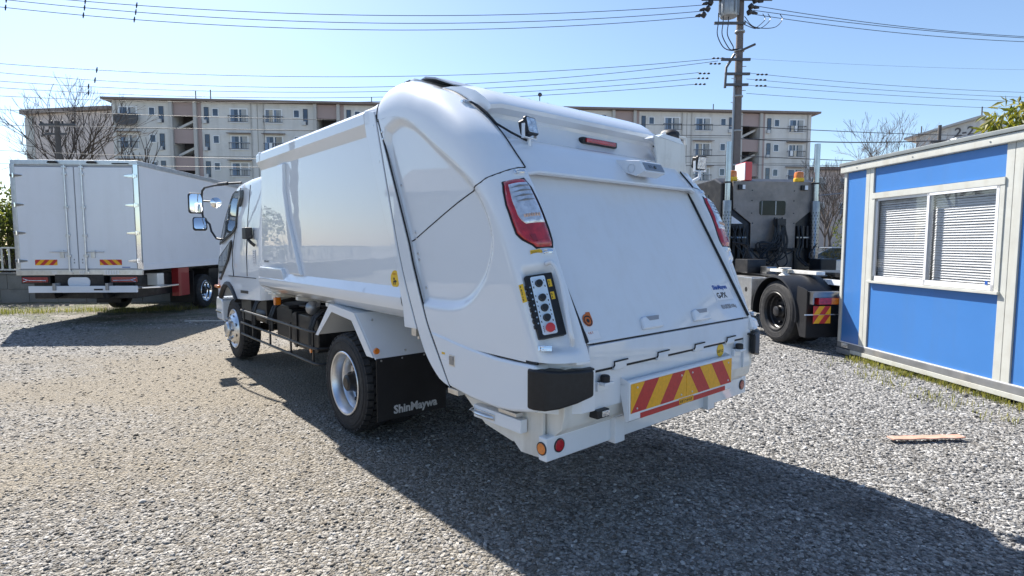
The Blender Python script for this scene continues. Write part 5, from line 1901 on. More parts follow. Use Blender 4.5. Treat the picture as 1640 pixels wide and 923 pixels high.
# ---- wheels
def wheel(name, uc, v_out, sg, rear, parent, rad=.42, width=.245, rimr=.262, rimmat='rim_steel', tyre_lug=True):
    """Wheel whose outer face is at y = v_out."""
    e = empty(name, (uc, v_out, rad), 0 if sg > 0 else math.pi, parent)
    W = width
    prof = [(rimr * .98, -.012), (rimr * 1.04, -.004), (rimr * 1.13, .0), (rad * .80, .0), (rad * .90, -.004), (rad * .945, -.018), (rad * (.952 if tyre_lug else .985), -.038), (rad * (.955 if tyre_lug else .99), -W / 2),
            (rad * (.952 if tyre_lug else .985), -W + .038), (rad * .945, -W + .018), (rad * .9, -W + .004), (rimr * 1.13, -W), (rimr * .98, -W + .01)]
    mb = MB()
    mb.lathe(prof, 56, caps=False)
    if tyre_lug:
        n = 38
        for j in range(n):
            for (ya, yb, da, sk) in ((-.012, -.060, 0, .35), (-.068, -.118, .5, -.2), (-.127, -.177, .1, .2), (-.185, -.233, .6, -.35)):
                a0 = 2 * math.pi * (j + da) / n
                a1 = a0 + 2 * math.pi / n * .74
                ya_, yb_ = ya * W / .245, yb * W / .245
                shoulder = ya > -.03 or yb < -.22
                ri = rad * .94
                vs = []
                for r, sh_ in ((ri, 0), (rad, .0)):
                    for a, y in ((a0, ya_), (a1, ya_), (a1 + sk * .03, yb_), (a0 + sk * .03, yb_)):
                        rr = r - (.012 if (shoulder and r == rad and ((y == ya_ and ya > -.03) or (y == yb_ and yb < -.22))) else 0)
                        vs.append((rr * math.cos(a), y, rr * math.sin(a)))
                mb.add(vs, [(0, 1, 2, 3), (7, 6, 5, 4), (0, 4, 5, 1), (1, 5, 6, 2), (2, 6, 7, 3), (3, 7, 4, 0)])
    for r, d in ((.70, .0025), (.84, .003)):
        mb.lathe([(rad * r - .004, 0), (rad * r, d), (rad * r + .004, 0)], 48, caps=False)
    mb.build('tyre', 'rubber', e, sharp=30)
    mb = MB()
    if rear:
        rp = [(rimr * .99, -.016), (rimr * 1.03, .002), (rimr * 1.01, .007), (rimr * .965, .004), (rimr * .94, -.012), (rimr * .90, -.03), (rimr * .885, -.085), (rimr * .84, -.10),
              (rimr * .815, -.135), (rimr * .78, -.150), (rimr * .60, -.152), (rimr * .42, -.146), (rimr * .40, -.14), (0, -.14)]
        mb.lathe(rp, 56, caps=False)
        rim = mb.build('rim', rimmat, e, sharp=28)
        mb = MB()
        mb.lathe([(rimr * .36, -.141), (rimr * .36, -.10), (rimr * .28, -.07), (rimr * .26, -.02), (rimr * .18, -.008), (0, -.008)], 28)
        for k in range(8):
            a = 2 * math.pi * k / 8 + .2
            mb.lathe([(.020, -.15), (.020, -.115), (.012, -.105), (0, -.105)], 6, (rimr * .62 * math.cos(a), 0, rimr * .62 * math.sin(a)))
        mb.build('hub', 'black_metal', rim, sharp=28)
        mb = MB()
        for k in range(8):
            a = 2 * math.pi * (k + .5) / 8 + .2
            mb.lathe([(.026, -.1505), (0, -.149)], 14, (rimr * .62 * math.cos(a), 0, rimr * .62 * math.sin(a)))
        mb.build('hand_hole', 'seam_black', rim)
    else:
        rp = [(rimr * .99, -.016), (rimr * 1.03, .002), (rimr * 1.01, .007), (rimr * .96, .003), (rimr * .93, -.015), (rimr * .90, -.03), (rimr * .86, -.022), (rimr * .80, .004), (rimr * .74, .022), (rimr * .62, .045), (rimr * .5, .058), (rimr * .46, .060), (0, .06)]
        mb.lathe(rp, 56, caps=False)
        rim = mb.build('rim', rimmat, e, sharp=28)
        mb = MB()
        mb.lathe([(rimr * .40, .05), (rimr * .40, .085), (rimr * .34, .105), (rimr * .22, .112), (0, .112)], 28)
        for k in range(8):
            a = 2 * math.pi * k / 8
            mb.lathe([(.018, .05), (.018, .085), (.010, .094), (0, .094)], 6, (rimr * .56 * math.cos(a), 0, rimr * .56 * math.sin(a)))
        mb.build('hub', 'aluminium', rim, sharp=28)
        mb = MB()
        for k in range(8):
            a = 2 * math.pi * (k + .5) / 8
            mb.lathe([(.024, .0255), (0, .0262)], 14, (rimr * .73 * math.cos(a), 0, rimr * .73 * math.sin(a)))
        mb.build('hand_hole', 'seam_black', rim)
    return e
for sg in (1, -1):
    wheel('wheel', .10, sg * 1.085, sg, True, T)
    wheel('wheel', .10, sg * .800, sg, True, T)
    wheel('wheel', 4.0, sg * .935, sg, False, T)

# ---- cab
side = [(2.62, .915), (2.55, 1.7), (2.47, 2.27), (2.52, 2.345), (2.66, 2.385), (3.04, 2.385), (3.40, 2.368), (3.62, 2.345), (3.80, 2.295), (3.93, 2.20), (4.18, 1.93), (4.42, 1.60), (4.53, 1.30), (4.56, 1.05), (4.56, .84),
        (4.42, .84), (4.36, .905), (4.25, .985), (4.10, 1.035), (3.95, 1.035), (3.80, .985), (3.68, .905), (3.60, .865)]
mb = MB()
n = len(side)
yy = [(-1, .965), (-1, .965), (1, .965)]
def inset(p, d):
    c = (3.5, 1.6)
    L = math.hypot(p[0] - c[0], p[1] - c[1])
    return (p[0] - (p[0] - c[0]) / L * d, p[1] - (p[1] - c[1]) / L * d)
def cab_y(z): return .985 - .05 * smooth((z - 1.5) / .9)
rows = []
for k, (y, d) in enumerate(((-1, .10), (-1, .05), (-1, .015), (-1, 0), (1, 0), (1, .015), (1, .05), (1, .10))):
    r = []
    for p in side:
        q = inset(p, d) if p[1] > 1.15 else p
        yk = {0: .10, .015: .012, .05: .0}.get(d, 0)
        r.append((q[0], y * (cab_y(p[1]) - {0: .065, .015: .028, .05: .006, .10: 0}[d]), q[1]))
    r.append(r[0])
    rows.append(r)
mb.grid(rows)
mb.add(rows[0][:-1], [tuple(range(n))])
mb.add(rows[-1][:-1], [tuple(range(n))])
cab = mb.build('cab', 'white_paint', T, sharp=40, weld=True)
def on_cab(poly, name, m, y0, y1, parent, bevel=0.0):
    mb = MB()
    mb.add([(u, cab_y(w) + y0, w) for u, w in poly] + [(u, cab_y(w) + y1, w) for u, w in poly],
           [tuple(range(len(poly))), tuple(range(2 * len(poly) - 1, len(poly) - 1, -1))] + [(i, (i + 1) % len(poly), len(poly) + (i + 1) % len(poly), len(poly) + i) for i in range(len(poly))])
    return mb.build(name, m, parent, bevel=bevel)
win = [(3.50, 2.262), (3.66, 2.275), (3.80, 2.245), (3.90, 2.18), (4.16, 1.90), (4.385, 1.59), (4.38, 1.57), (3.72, 1.735), (3.58, 1.80)]
fr = on_cab(win, 'side_window', 'black_plastic', -.012, .003, cab)
wi = [(3.535, 2.235), (3.66, 2.245), (3.79, 2.215), (3.875, 2.155), (4.13, 1.885), (4.335, 1.605), (3.745, 1.757), (3.615, 1.815)]
on_cab(wi, 'pane', 'cab_glass', .003, .006, fr)
lw = [(3.81, 1.635), (4.44, 1.40), (4.50, 1.28), (4.47, 1.08), (4.40, 1.075), (3.98, 1.36), (3.82, 1.55)]
fr2 = on_cab(lw, 'lower_window', 'black_plastic', -.012, .003, cab)
on_cab([(3.85, 1.60), (4.42, 1.385), (4.47, 1.27), (4.445, 1.11), (4.41, 1.11), (4.0, 1.385)], 'pane', 'cab_glass', .003, .006, fr2)
def cab_line(pts, name='door_seam'):
    mb = MB()
    mb.tube([(u, cab_y(w) - .001, w) for u, w in pts], .005, 5)
    mb.build(name, 'seam_black', cab)
cab_line([(3.44, 2.30), (3.50, 2.10), (3.60, 1.80), (3.74, 1.50), (3.77, 1.30), (3.74, 1.16)])
cab_line([(3.98, 1.15), (3.74, 1.155), (3.2, 1.165), (2.76, 1.172)])
cab_line([(3.02, 2.30), (3.08, 1.9), (3.12, 1.5), (3.12, 1.18)])
on_cab([(3.30, 2.26), (3.36, 2.255), (3.40, 2.12), (3.38, 2.05), (3.30, 2.16)], 'door_visor', 'dark_glass', .0, .05, cab, .006)
# arch trim
arch = [(4.42, .86), (4.36, .925), (4.25, 1.01), (4.10, 1.065), (3.95, 1.065), (3.80, 1.01), (3.68, .93), (3.60, .87)]
mb = MB()
mb.tube([(u, .985, w - .03) for u, w in arch], .035, 8)
mb.build('wheel_arch_trim', 'black_plastic', cab)
mb = MB()
mb.box(3.2, 3.62, -.9, .93, .60, .87)
mb.box(2.75, 3.3, -.85, .88, .62, .90)
mb.build('engine_cover', 'black_metal', cab, bevel=.01)
# front bumper, indicator, lower vent, air intake and labels
mb = MB()
mb.prism([(4.36, .50), (4.36, .78), (4.50, .82), (4.66, .82), (4.70, .74), (4.70, .56), (4.66, .50)], 'y', -.99, .99)
fb = mb.build('front_bumper', 'white_paint', cab, bevel=.02, seg=3)
mb = MB()
mb.box(4.40, 4.72, .93, 1.0, .595, .625)
mb.build('bumper_trim', 'chrome', fb, bevel=.006)
mb = MB()
mb.box(4.44, 4.60, .965, 1.03, .955, 1.0)
mb.build('indicator_lamp', 'amber_lens', cab, bevel=.014)
on_cab([(3.42, .99), (3.10, 1.0), (3.10, .965), (3.42, .955)], 'step_vent', 'black_plastic', .0, .004, cab)
mb = MB()
mb.tube([(2.72, cab_y(1.5) + .01, 1.56), (2.74, cab_y(1.5) + .05, 1.60), (2.80, cab_y(1.6) + .06, 1.63), (2.86, cab_y(1.6) + .06, 1.66)], .018, 8)
vt = mb.build('intake_pipe', 'black_plastic', cab)
mb = MB()
mb.box(2.78, 2.94, cab_y(1.7) + .02, cab_y(1.7) + .10, 1.64, 1.78)
mb.build('intake_mouth', 'black_plastic', vt, bevel=.012)
mb = MB()
mb.M = frame((2.80, cab_y(1.4) + .001, 1.41), (-1, 0, 0), (0, 0, 1))
mb.box(-.05, .05, -.075, .10, 0, .001)
lb = mb.build('cab_label', 'sticker_white', cab)
mb = MB()
mb.M = frame((2.80, cab_y(1.4) + .0022, 1.41), (-1, 0, 0), (0, 0, 1))
for k in range(7):
    mb.box(-.04, .03 - .01 * (k % 3), .075 - .022 * k, .083 - .022 * k, 0, .0005)
mb.build('label_print', 'ink_grey', lb)
# windscreen and roof
mb = MB()
mb.add([(3.99, -.80, 2.155), (3.99, .80, 2.155), (4.425, .86, 1.62), (4.425, -.86, 1.62)], [(0, 1, 2, 3)])
mb.build('windscreen', 'cab_glass', cab)
mb = MB()
mb.box(3.30, 3.36, .80, .83, 2.385, 2.395)
mb.tube([(3.02, .86, 2.33), (3.10, .90, 2.345), (3.18, .91, 2.33)], .008, 6)
mb.build('roof_clip', 'black_plastic', cab)
# seat silhouettes and steering wheel live behind dark glass; mirrors
mr = empty('mirror_set', (0, 0, 0), 0, T)
mb = MB()
mb.tube([(3.42, .93, 2.36), (3.75, 1.03, 2.37), (4.10, 1.09, 2.37), (4.45, 1.13, 2.365), (4.58, 1.135, 2.33), (4.62, 1.135, 2.25), (4.62, 1.135, 2.0), (4.60, 1.13, 1.95), (4.48, 1.08, 1.86), (4.44, 1.07, 1.76), (4.36, 1.03, 1.66), (4.28, .985, 1.645)], .014, 8)
mb.tube([(3.70, 1.02, 2.37), (3.95, 1.07, 2.372)], .022, 8)
mb.tube([(4.62, 1.135, 2.19), (4.50, 1.06, 2.18), (4.42, 1.02, 2.17)], .010, 8)
mb.build('mirror_arm', 'black_plastic', mr)
def mirror(name, c, w, h, yaw, tilt):
    e = empty(name, c, yaw, mr)
    mb = MB(); mb.M = Matrix.Rotation(tilt, 4, 'Y')
    mb.prism(rrect(-w / 2, w / 2, -h / 2, h / 2, .035), 'x', -.01, .05)
    o = mb.build('housing', 'black_plastic', e, bevel=.012, seg=3)
    mb = MB(); mb.M = Matrix.Rotation(tilt, 4, 'Y')
    rows = []
    for i in range(9):
        r = []
        for j in range(9):
            a, b = (i / 4 - 1), (j / 4 - 1)
            ca = 1 - .06 * b ** 6
            cb = 1 - .06 * a ** 6
            r.append((-.014 + .012 * (a * a + b * b) * .5 - .006, a * (w / 2 - .014) * ca, b * (h / 2 - .014) * cb))
        rows.append(r)
    mb.grid(rows)
    mb.build('glass', 'mirror_glass', e)
    return e
mirror('wing_mirror', (4.62, 1.215, 2.155), .185, .285, R(-3), R(3))
mirror('lower_mirror', (4.56, 1.185, 1.87), .18, .19, R(-8), R(16))
mb = MB()
mb.lathe([(.0, -.02), (.05, -.012), (.075, .008), (.06, .02), (0, .03)], 24, (4.40, 1.005, 2.16), axis='x')
mb.build('under_mirror', 'mirror_glass', mr)

# ================================================================ box truck on the left (x forward, y left)
mat('dark_red_paint', (.26, .016, .018), .45, coat=.3)
BX = empty('box_truck', (-8.594, 11.137, 0.0), R(93))
BX.scale = (1, .92, 1)
tag(BX, 'white box truck with chrome-hinged double rear doors parked by the concrete wall on the left', 'box truck')
mb = MB()
mb.box(.03, 6.3, -1.29, 1.29, 1.10, 3.20)
mb.build('cargo_box', 'box_paint', BX, bevel=.012)
mb = MB()
for sg in (1, -1):
    mb.prism([(.0, 3.225), (6.32, 3.225), (6.32, 3.13), (.0, 3.13)], 'y', sg * 1.275, sg * 1.305)
mb.box(-.012, .05, -1.30, 1.30, 3.13, 3.226)
mb.build('top_rail', 'aluminium', BX, bevel=.006)
mb = MB()
for sg in (1, -1):
    mb.box(-.01, 6.3, sg * 1.27, sg * 1.31, 1.06, 1.18)
mb.build('bottom_rail', 'box_paint', BX, bevel=.004)
for sg in (1, -1):
    mb = MB()
    mb.box(-.02, .035, sg * 1.215, sg * 1.312, 1.08, 3.15)
    mb.build('corner_post', 'chrome' if sg < 0 else 'aluminium', BX, bevel=.008)
mb = MB()
mb.box(-.028, .03, -1.31, 1.31, .965, 1.075)
sill = mb.build('rear_sill', 'aluminium', BX, bevel=.005)
mb = MB()
for k in range(6):
    mb.box(-.034, -.027, -.55 - .055 * k, -.525 - .055 * k, .98, 1.06)
for y in (.55, -.02):
    for k in range(3):
        mb.box(-.034, -.027, y - .04 * k, y + .015 - .04 * k, 1.0, 1.05)
mb.build('sill_slot', 'sticker_white', sill)
for sg in (1, -1):
    mb = MB()
    mb.box(-.03, .03, sg * .012, sg * 1.205, 1.095, 3.085)
    d = mb.build('rear_door', 'box_paint', BX, bevel=.008)
    mb = MB()
    mb.box(-.020, .01, sg * .002, sg * 1.215, 1.078, 3.105)
    mb.build('door_seal', 'ink_grey', d)
    mb = MB()
    mb.tube([(-.055, sg * .175, 1.0), (-.055, sg * .175, 3.12)], .018, 10)
    rod = mb.build('lock_rod', 'aluminium', d)
    for z in (1.02, 1.35, 1.75, 2.30, 2.95, 3.08):
        mb = MB()
        mb.box(-.07, -.028, sg * .13, sg * .22, z - .025, z + .025)
        mb.build('rod_guide', 'aluminium', rod, bevel=.005)
    for z in (1.25, 1.80, 2.35, 2.92):
        mb = MB()
        mb.prism([(sg * 1.30, z - .028), (sg * 1.16, z - .028), (sg * 1.04, z - .012), (sg * 1.04, z + .012), (sg * 1.16, z + .028), (sg * 1.30, z + .028)], 'x', -.045, -.027)
        mb.tube([(-.04, sg * 1.235, z - .045), (-.04, sg * 1.235, z + .045)], .018, 10)
        mb.build('hinge', 'chrome', d, bevel=.003)
    mb = MB()
    mb.box(-.06, -.03, sg * .28, sg * .36, 1.31, 1.46)
    mb.tube([(-.065, sg * .20, 1.43), (-.075, sg * .34, 1.43), (-.065, sg * .56, 1.43)], .012, 8)
    mb.build('lock_handle', 'aluminium', d, bevel=.004)
    mb = MB()
    for z in (1.20, 1.26):
        mb.box(-.036, -.028, sg * .075, sg * .095, z, z + .03)
    mb.build('door_plate', 'lamp_grey', d)
    # warning strip
    y0 = .90 if sg > 0 else -.44
    st = empty('warning_strip', (0, 0, 0), 0, d)
    stripes('stripe', st, frame((-.0305, y0, 1.165), (0, -1, 0), (0, 0, 1)), .46, .11, 5, .12 if sg > 0 else .12, 'reflect_yellow', mirror=(sg < 0))
mb = MB()
mb.box(-.034, -.029, -1.07, -.90, 1.115, 1.13)
mb.build('door_mark', 'ink_blue', BX)
for y in (.42, -.38):
    mb = MB()
    mb.prism([(y - .10, 3.16), (y + .10, 3.16), (y + .07, 3.205), (y - .07, 3.205)], 'x', -.06, -.01)
    mb.build('roof_marker', 'black_plastic', BX, bevel=.006)
mb = MB()
mb.prism([(-1.13, 3.15), (-.80, 3.15), (-.80, 3.17), (-1.13, 3.17)], 'x', -.04, -.012)
mb.build('drip_rail', 'black_plastic', BX, bevel=.003)
# chassis, lamps, plate, tail lift
for sg in (1, -1):
    mb = MB()
    mb.box(.02, 7.6, sg * .36, sg * .44, .70, .96)
    mb.build('chassis_rail', 'black_metal', BX)
    mb = MB()
    mb.box(-.02, .10, sg * .62, sg * 1.22, .80, .955)
    l = mb.build('tail_lamp', 'black_plastic', BX, bevel=.01)
    mb = MB()
    mb.box(-.028, -.02, sg * .66, sg * 1.20, .825, .93)
    mb.build('lens', 'dark_red_lens', l, bevel=.004)
    mb = MB()
    mb.tube([(-.034, sg * .70, .86), (-.034, sg * 1.05, .865), (-.034, sg * 1.17, .90)], .006, 6)
    mb.tube([(-.034, sg * 1.08, .865), (-.034, sg * 1.17, .835)], .006, 6)
    mb.build('lamp_trim', 'chrome', l)
    mb = MB()
    mb.prism([(.25, 1.05), (.25, .55), (-.05, .50), (-.10, .62), (.10, .70), (.16, 1.05)], 'y', sg * .50, sg * .60)
    mb.build('lift_arm', 'black_metal', BX, bevel=.006)
mb = MB()
mb.box(.14, 2.0, -1.05, 1.1, .48, .95)
mb.build('underbody', 'black_metal', BX, bevel=.02)
mb = MB()
mb.box(3.5, 6.2, -.9, .9, .40, .95)
mb.build('engine_block', 'black_metal', BX, bevel=.02)
mb = MB()
mb.box(-.03, .12, -.50, .52, .74, .985)
mb.build('rear_crossmember', 'black_metal', BX, bevel=.012)
mb = MB()
mb.prism(rrect(-.22, .24, .725, .925, .085), 'x', -.042, -.032)
mb.build('number_plate', 'sticker_white', BX)
mb = MB()
mb.box(-.20, -.02, -1.30, .88, .70, .735)
lift = mb.build('lift_platform', 'aluminium', BX, bevel=.004)
mb = MB()
mb.box(-.24, -.20, -1.32, .90, .635, .765)
mb.build('platform_edge', 'box_paint', lift, bevel=.006)
mb = MB()
mb.box(-.2465, -.2405, -.62, -.44, .68, .71)
mb.build('platform_label', 'ink_black', lift)
for y in (.36, -.72):
    mb = MB()
    mb.box(-.27, -.12, y - .03, y + .03, .68, .82)
    mb.build('platform_stop', 'lamp_grey', lift, bevel=.006)
mb = MB()
mb.prism([(-.10, -1.34), (.10, -1.60), (.80, -1.60), (.60, -1.34)], 'z', .70, .73)
mb.build('side_ramp', 'aluminium', BX, bevel=.004)
mb = MB()
mb.box(.55, .80, -1.27, -1.0, .72, .97)
mb.build('control_box', 'cream_paint', BX, bevel=.01)
mb = MB()
mb.box(1.35, 1.41, -1.28, -1.12, .42, 1.05)
mb.build('red_guard', 'dark_red_paint', BX, bevel=.004)
mb = MB()
mb.box(1.38, 1.80, -1.285, -1.262, .42, 1.05)
mb.build('red_side_panel', 'dark_red_paint', BX, bevel=.004)
for sg in (1, -1):
    mb = MB(); mb.box(2.10, 2.12, sg * .62, sg * 1.22, .20, .95)
    mb.build('mud_flap', 'flap_rubber', BX)
    wheel('wheel', 2.75, sg * 1.20, sg, True, BX, rimmat='chrome', tyre_lug=False)
    wheel('wheel', 7.0, sg * 1.10, sg, False, BX, tyre_lug=False)
mb = MB()
mb.prism([(6.5, .85), (6.5, 2.75), (6.8, 2.9), (7.5, 2.85), (8.2, 1.75), (8.35, 1.3), (8.35, .5), (7.6, .5), (7.45, .95), (6.6, .95)], 'y', -1.12, 1.12)
mb.build('cab', 'white_paint', BX, bevel=.05)

# ================================================================ tractor unit behind the hopper (x forward, y left)
mat('void_glass', (.02, .024, .022), .12, spec=.25, noise=(2, .5))
mat('diamond_plate', (0.255, 0.22, 0.195), 0.5, metal=0.4, noise=(3.5, 0.22), rnoise=0.14, bump=(34, 0.5), dist=0.004, dirt=((0.16, 0.145, 0.13), 5.0, 0.5))
TX = empty('tractor_unit', (5.44, 9.146, 0.0), R(97))
tag(TX, 'dark tractor unit with steel-plated cab back and twin chrome stacks behind the garbage truck', 'tractor unit')
PX = 2.2
def oct_poly(o): return [(.86 - o, 2.83 - o), (-.86 + o, 2.83 - o), (-.86 + o, 2.28), (-.50 + o, 2.0), (-.50 + o, 1.50), (.46 - o, 1.50), (.46 - o, 2.0), (.84 - o, 2.28)]
mb = MB()
mb.prism([(y - .07, z) for y, z in oct_poly(0)], 'x', PX, PX + .03)
cabback = mb.build('cab_back_plate', 'diamond_plate', TX, bevel=.004)
for y, z in oct_poly(.035) + [(y, z) for y in (-.45, .45) for z in (2.2, 2.45, 2.65)]:
    mb = MB()
    mb.lathe([(0, -.008), (.012, -.006), (.014, 0)], 8, (PX, y - .07, z), axis='x')
    mb.build('plate_bolt', 'black_metal', cabback)
mb = MB()
mb.prism(rrect(-.34, .22, 2.16, 2.45, .05), 'x', PX - .006, PX - .001)
w = mb.build('rear_window', 'void_glass', cabback)
for a, b in ((-.135, -.115), (.165, .175)):
    mb = MB(); mb.box(PX - .014, PX - .006, a, b, 2.17, 2.44)
    mb.build('window_bar', 'lamp_grey', w)
for y in (.62, -.72):
    mb = MB()
    mb.box(PX - .04, PX, y - .07, y + .07, 2.66, 2.76)
    mk = mb.build('work_lamp', 'black_plastic', cabback, bevel=.006)
    mb = MB()
    mb.box(PX - .045, PX - .039, y - .065, y + (-.01 if y > 0 else .0), 2.67, 2.755)
    mb.build('lens', 'sticker_white', mk)
mb = MB()
mb.box(PX - .05, PX + .02, -.62, .45, 1.44, 1.50)
mb.box(PX - .05, PX + .02, -.62, -.54, 1.0, 1.44)
mb.box(PX - .05, PX + .02, .42, .50, 1.0, 1.44)
mb.build('hose_rack', 'black_metal', TX, bevel=.006)
mb = MB()
mb.box(PX + .005, PX + .03, -.54, .42, 1.0, 1.44)
mb.build('lower_plate', 'diamond_plate', TX)
# cab shell
mb = MB()
mb.prism([(PX + .05, 1.05), (PX + .05, 2.80), (PX + .35, 2.92), (PX + 1.3, 2.90), (PX + 1.75, 2.2), (PX + 1.9, 1.4), (PX + 1.9, .6), (PX + .9, .6), (PX + .7, 1.05)], 'y', -1.10, 1.02)
cb = mb.build('cab', 'black_metal', TX, bevel=.05)
for sg, y in ((1, 1.022), (-1, -1.102)):
    mb = MB()
    mb.prism([(PX + .55, 1.85), (PX + .55, 2.6), (PX + 1.25, 2.6), (PX + 1.6, 1.85)], 'y', y, y + sg * .008)
    mb.build('side_window', 'dark_glass', cb)
mb = MB()
mb.prism([(.56, 1.99), (.80, 2.15), (.80, 1.99)], 'x', PX + .015, PX + .045)
mb.build('quarter_window', 'sticker_white', cb)
for k in range(4):
    mb = MB(); mb.box(PX - .02, PX + .05, .50 + .11 * k, .56 + .11 * k, 1.25, 1.9)
    mb.build('cab_strut', 'black_metal', TX, bevel=.004)
    mb = MB(); mb.box(PX - .02, PX + .05, -.66 - .10 * k, -.61 - .10 * k, 1.5, 1.95)
    mb.build('cab_strut', 'black_metal', TX, bevel=.004)
for a, b in ((.48, .98), (-1.0, -.58)):
    mb = MB(); mb.box(PX - .035, PX - .018, a, b, 1.70, 1.73)
    mb.build('cross_strut', 'lamp_grey', TX, bevel=.003)
# exhaust stacks
for y in (.93, -.95):
    s = empty('exhaust_stack', (PX - .05, y, 0), 0, TX)
    mb = MB()
    mb.lathe([(.054, 1.15), (.054, 3.58), (.046, 3.58), (.046, 3.2)], 24, axis='z')
    mb.build('pipe', 'stack_steel', s)
    mb = MB()
    mb.lathe([(.083, 1.2), (.086, 1.22), (.086, 2.42), (.082, 2.44)], 24, axis='z')
    g = mb.build('heat_shield', 'shield_steel', s)
    mb = MB()
    for i in range(16):
        for j in range(10):
            a = 2 * math.pi * (j + .5 * (i % 2)) / 10
            z = 1.28 + .062 * i
            M = Matrix.Rotation(a, 4, 'Z') @ Matrix.Translation((.0865, 0, z))
            mb.M = M
            mb.add([(0, -.008, -.012), (.001, 0, -.016), (0, .008, -.012), (0, .008, .012), (.001, 0, .016), (0, -.008, .012)], [(0, 1, 2, 3, 4, 5)])
    h = mb.build('shield_hole', 'seam_black', g, recalc=False)
    h['kind'] = 'stuff'
    mb = MB()
    mb.lathe([(.07, 2.78), (.072, 2.78), (.072, 2.81), (.07, 2.81)], 20, axis='z')
    mb.tube([(.0, 0, 2.795), (.14, -.06 if y > 0 else .06, 2.795)], .012, 6)
    mb.build('clamp', 'black_metal', s)
mb = MB()
mb.tube([(PX - .05, -1.02, 2.56), (PX - .3, -1.75, 2.63)], .012, 6)
mb.build('aerial', 'lamp_grey', TX)
# beacons and the roof sign
for y in (.74, -.70):
    e = empty('beacon', (PX + .14, y, 2.84), 0, TX)
    mb = MB()
    mb.lathe([(.06, -.06), (.06, 0), (.095, .005), (.10, .02), (.10, .075), (.095, .08)], 24, axis='z')
    mb.build('base', 'sticker_yellow', e)
    mb = MB()
    mb.lathe([(.094, .08), (.092, .17), (.082, .20), (.05, .212), (0, .214)], 24, axis='z')
    mb.build('dome', 'amber_glow', e)
mb = MB()
mb.box(PX + .06, PX + .46, .36, .50, 2.85, 3.22)
sg_ = mb.build('roof_lamp_box', 'button_red', TX, bevel=.012)
mb = MB()
mb.box(PX + .07, PX + .45, .50, .515, 2.865, 3.205)
mb.build('lamp_face', 'sticker_white', sg_, bevel=.004)
# clutter between the cab and the deck
for k in range(7):
    a = random.Random(40 + k)
    y = a.uniform(.45, 1.0) * (1 if k < 4 else -1)
    mb = MB(); mb.tube([tuple(p) for p in resample([(PX - .02, y, 1.95), (PX - .12, y + a.uniform(-.1, .1), 1.6), (PX - .2, y * .8, 1.35), (PX - .6, y * .7, 1.16)], 16)], .016, 6)
    mb.build('brake_line', 'black_plastic', TX)
for (x0, x1, y0, y1, z0, z1, m_) in ((1.3, 1.75, .58, .95, 1.05, 1.30, 'black_metal'), (1.45, 1.8, -.95, -.62, 1.05, 1.30, 'black_plastic'), (1.0, 1.22, .55, .75, 1.02, 1.18, 'shield_steel'), (1.9, 2.12, .72, 1.05, .95, 1.22, 'black_metal')):
    mb = MB(); mb.box(x0, x1, y0, y1, z0, z1)
    mb.build('valve_box', m_, TX, bevel=.02)
# coiled hoses on the rack
hr = empty('air_hose_bundle', (0, 0, 0), 0, TX)
r2 = random.Random(3)
for k in range(15):
    y0 = -.16 + .03 * r2.uniform(-3, 3)
    dz = r2.uniform(.0, .35)
    y1 = -.05 + r2.uniform(-.30, .30)
    pts = [(PX - .06, y0, 2.12 - .05 * r2.random()), (PX - .13, y0 + .02, 1.9), (PX - .16 - .03 * r2.random(), (y0 + y1) / 2, 1.62), (PX - .14, y1 + .1, 1.30 + dz), (PX - .12, y1, 1.08 + dz), (PX - .15, y1 - .15, 1.16 + dz), (PX - .13, y0 - .08, 1.55), (PX - .08, y0 - .05, 1.95)]
    mb = MB()
    mb.tube([tuple(p) for p in resample(pts, 40)], .013, 6)
    mb.build('hose', 'black_plastic', hr)
mb = MB()
mb.tube([(PX - .12, -.14, 1.45), (PX - .12, -.12, 2.05)], .05, 8)
mb.box(PX - .20, PX - .05, -.24, -.06, 1.95, 2.08)
mb.build('hose_post', 'black_metal', hr, bevel=.004)
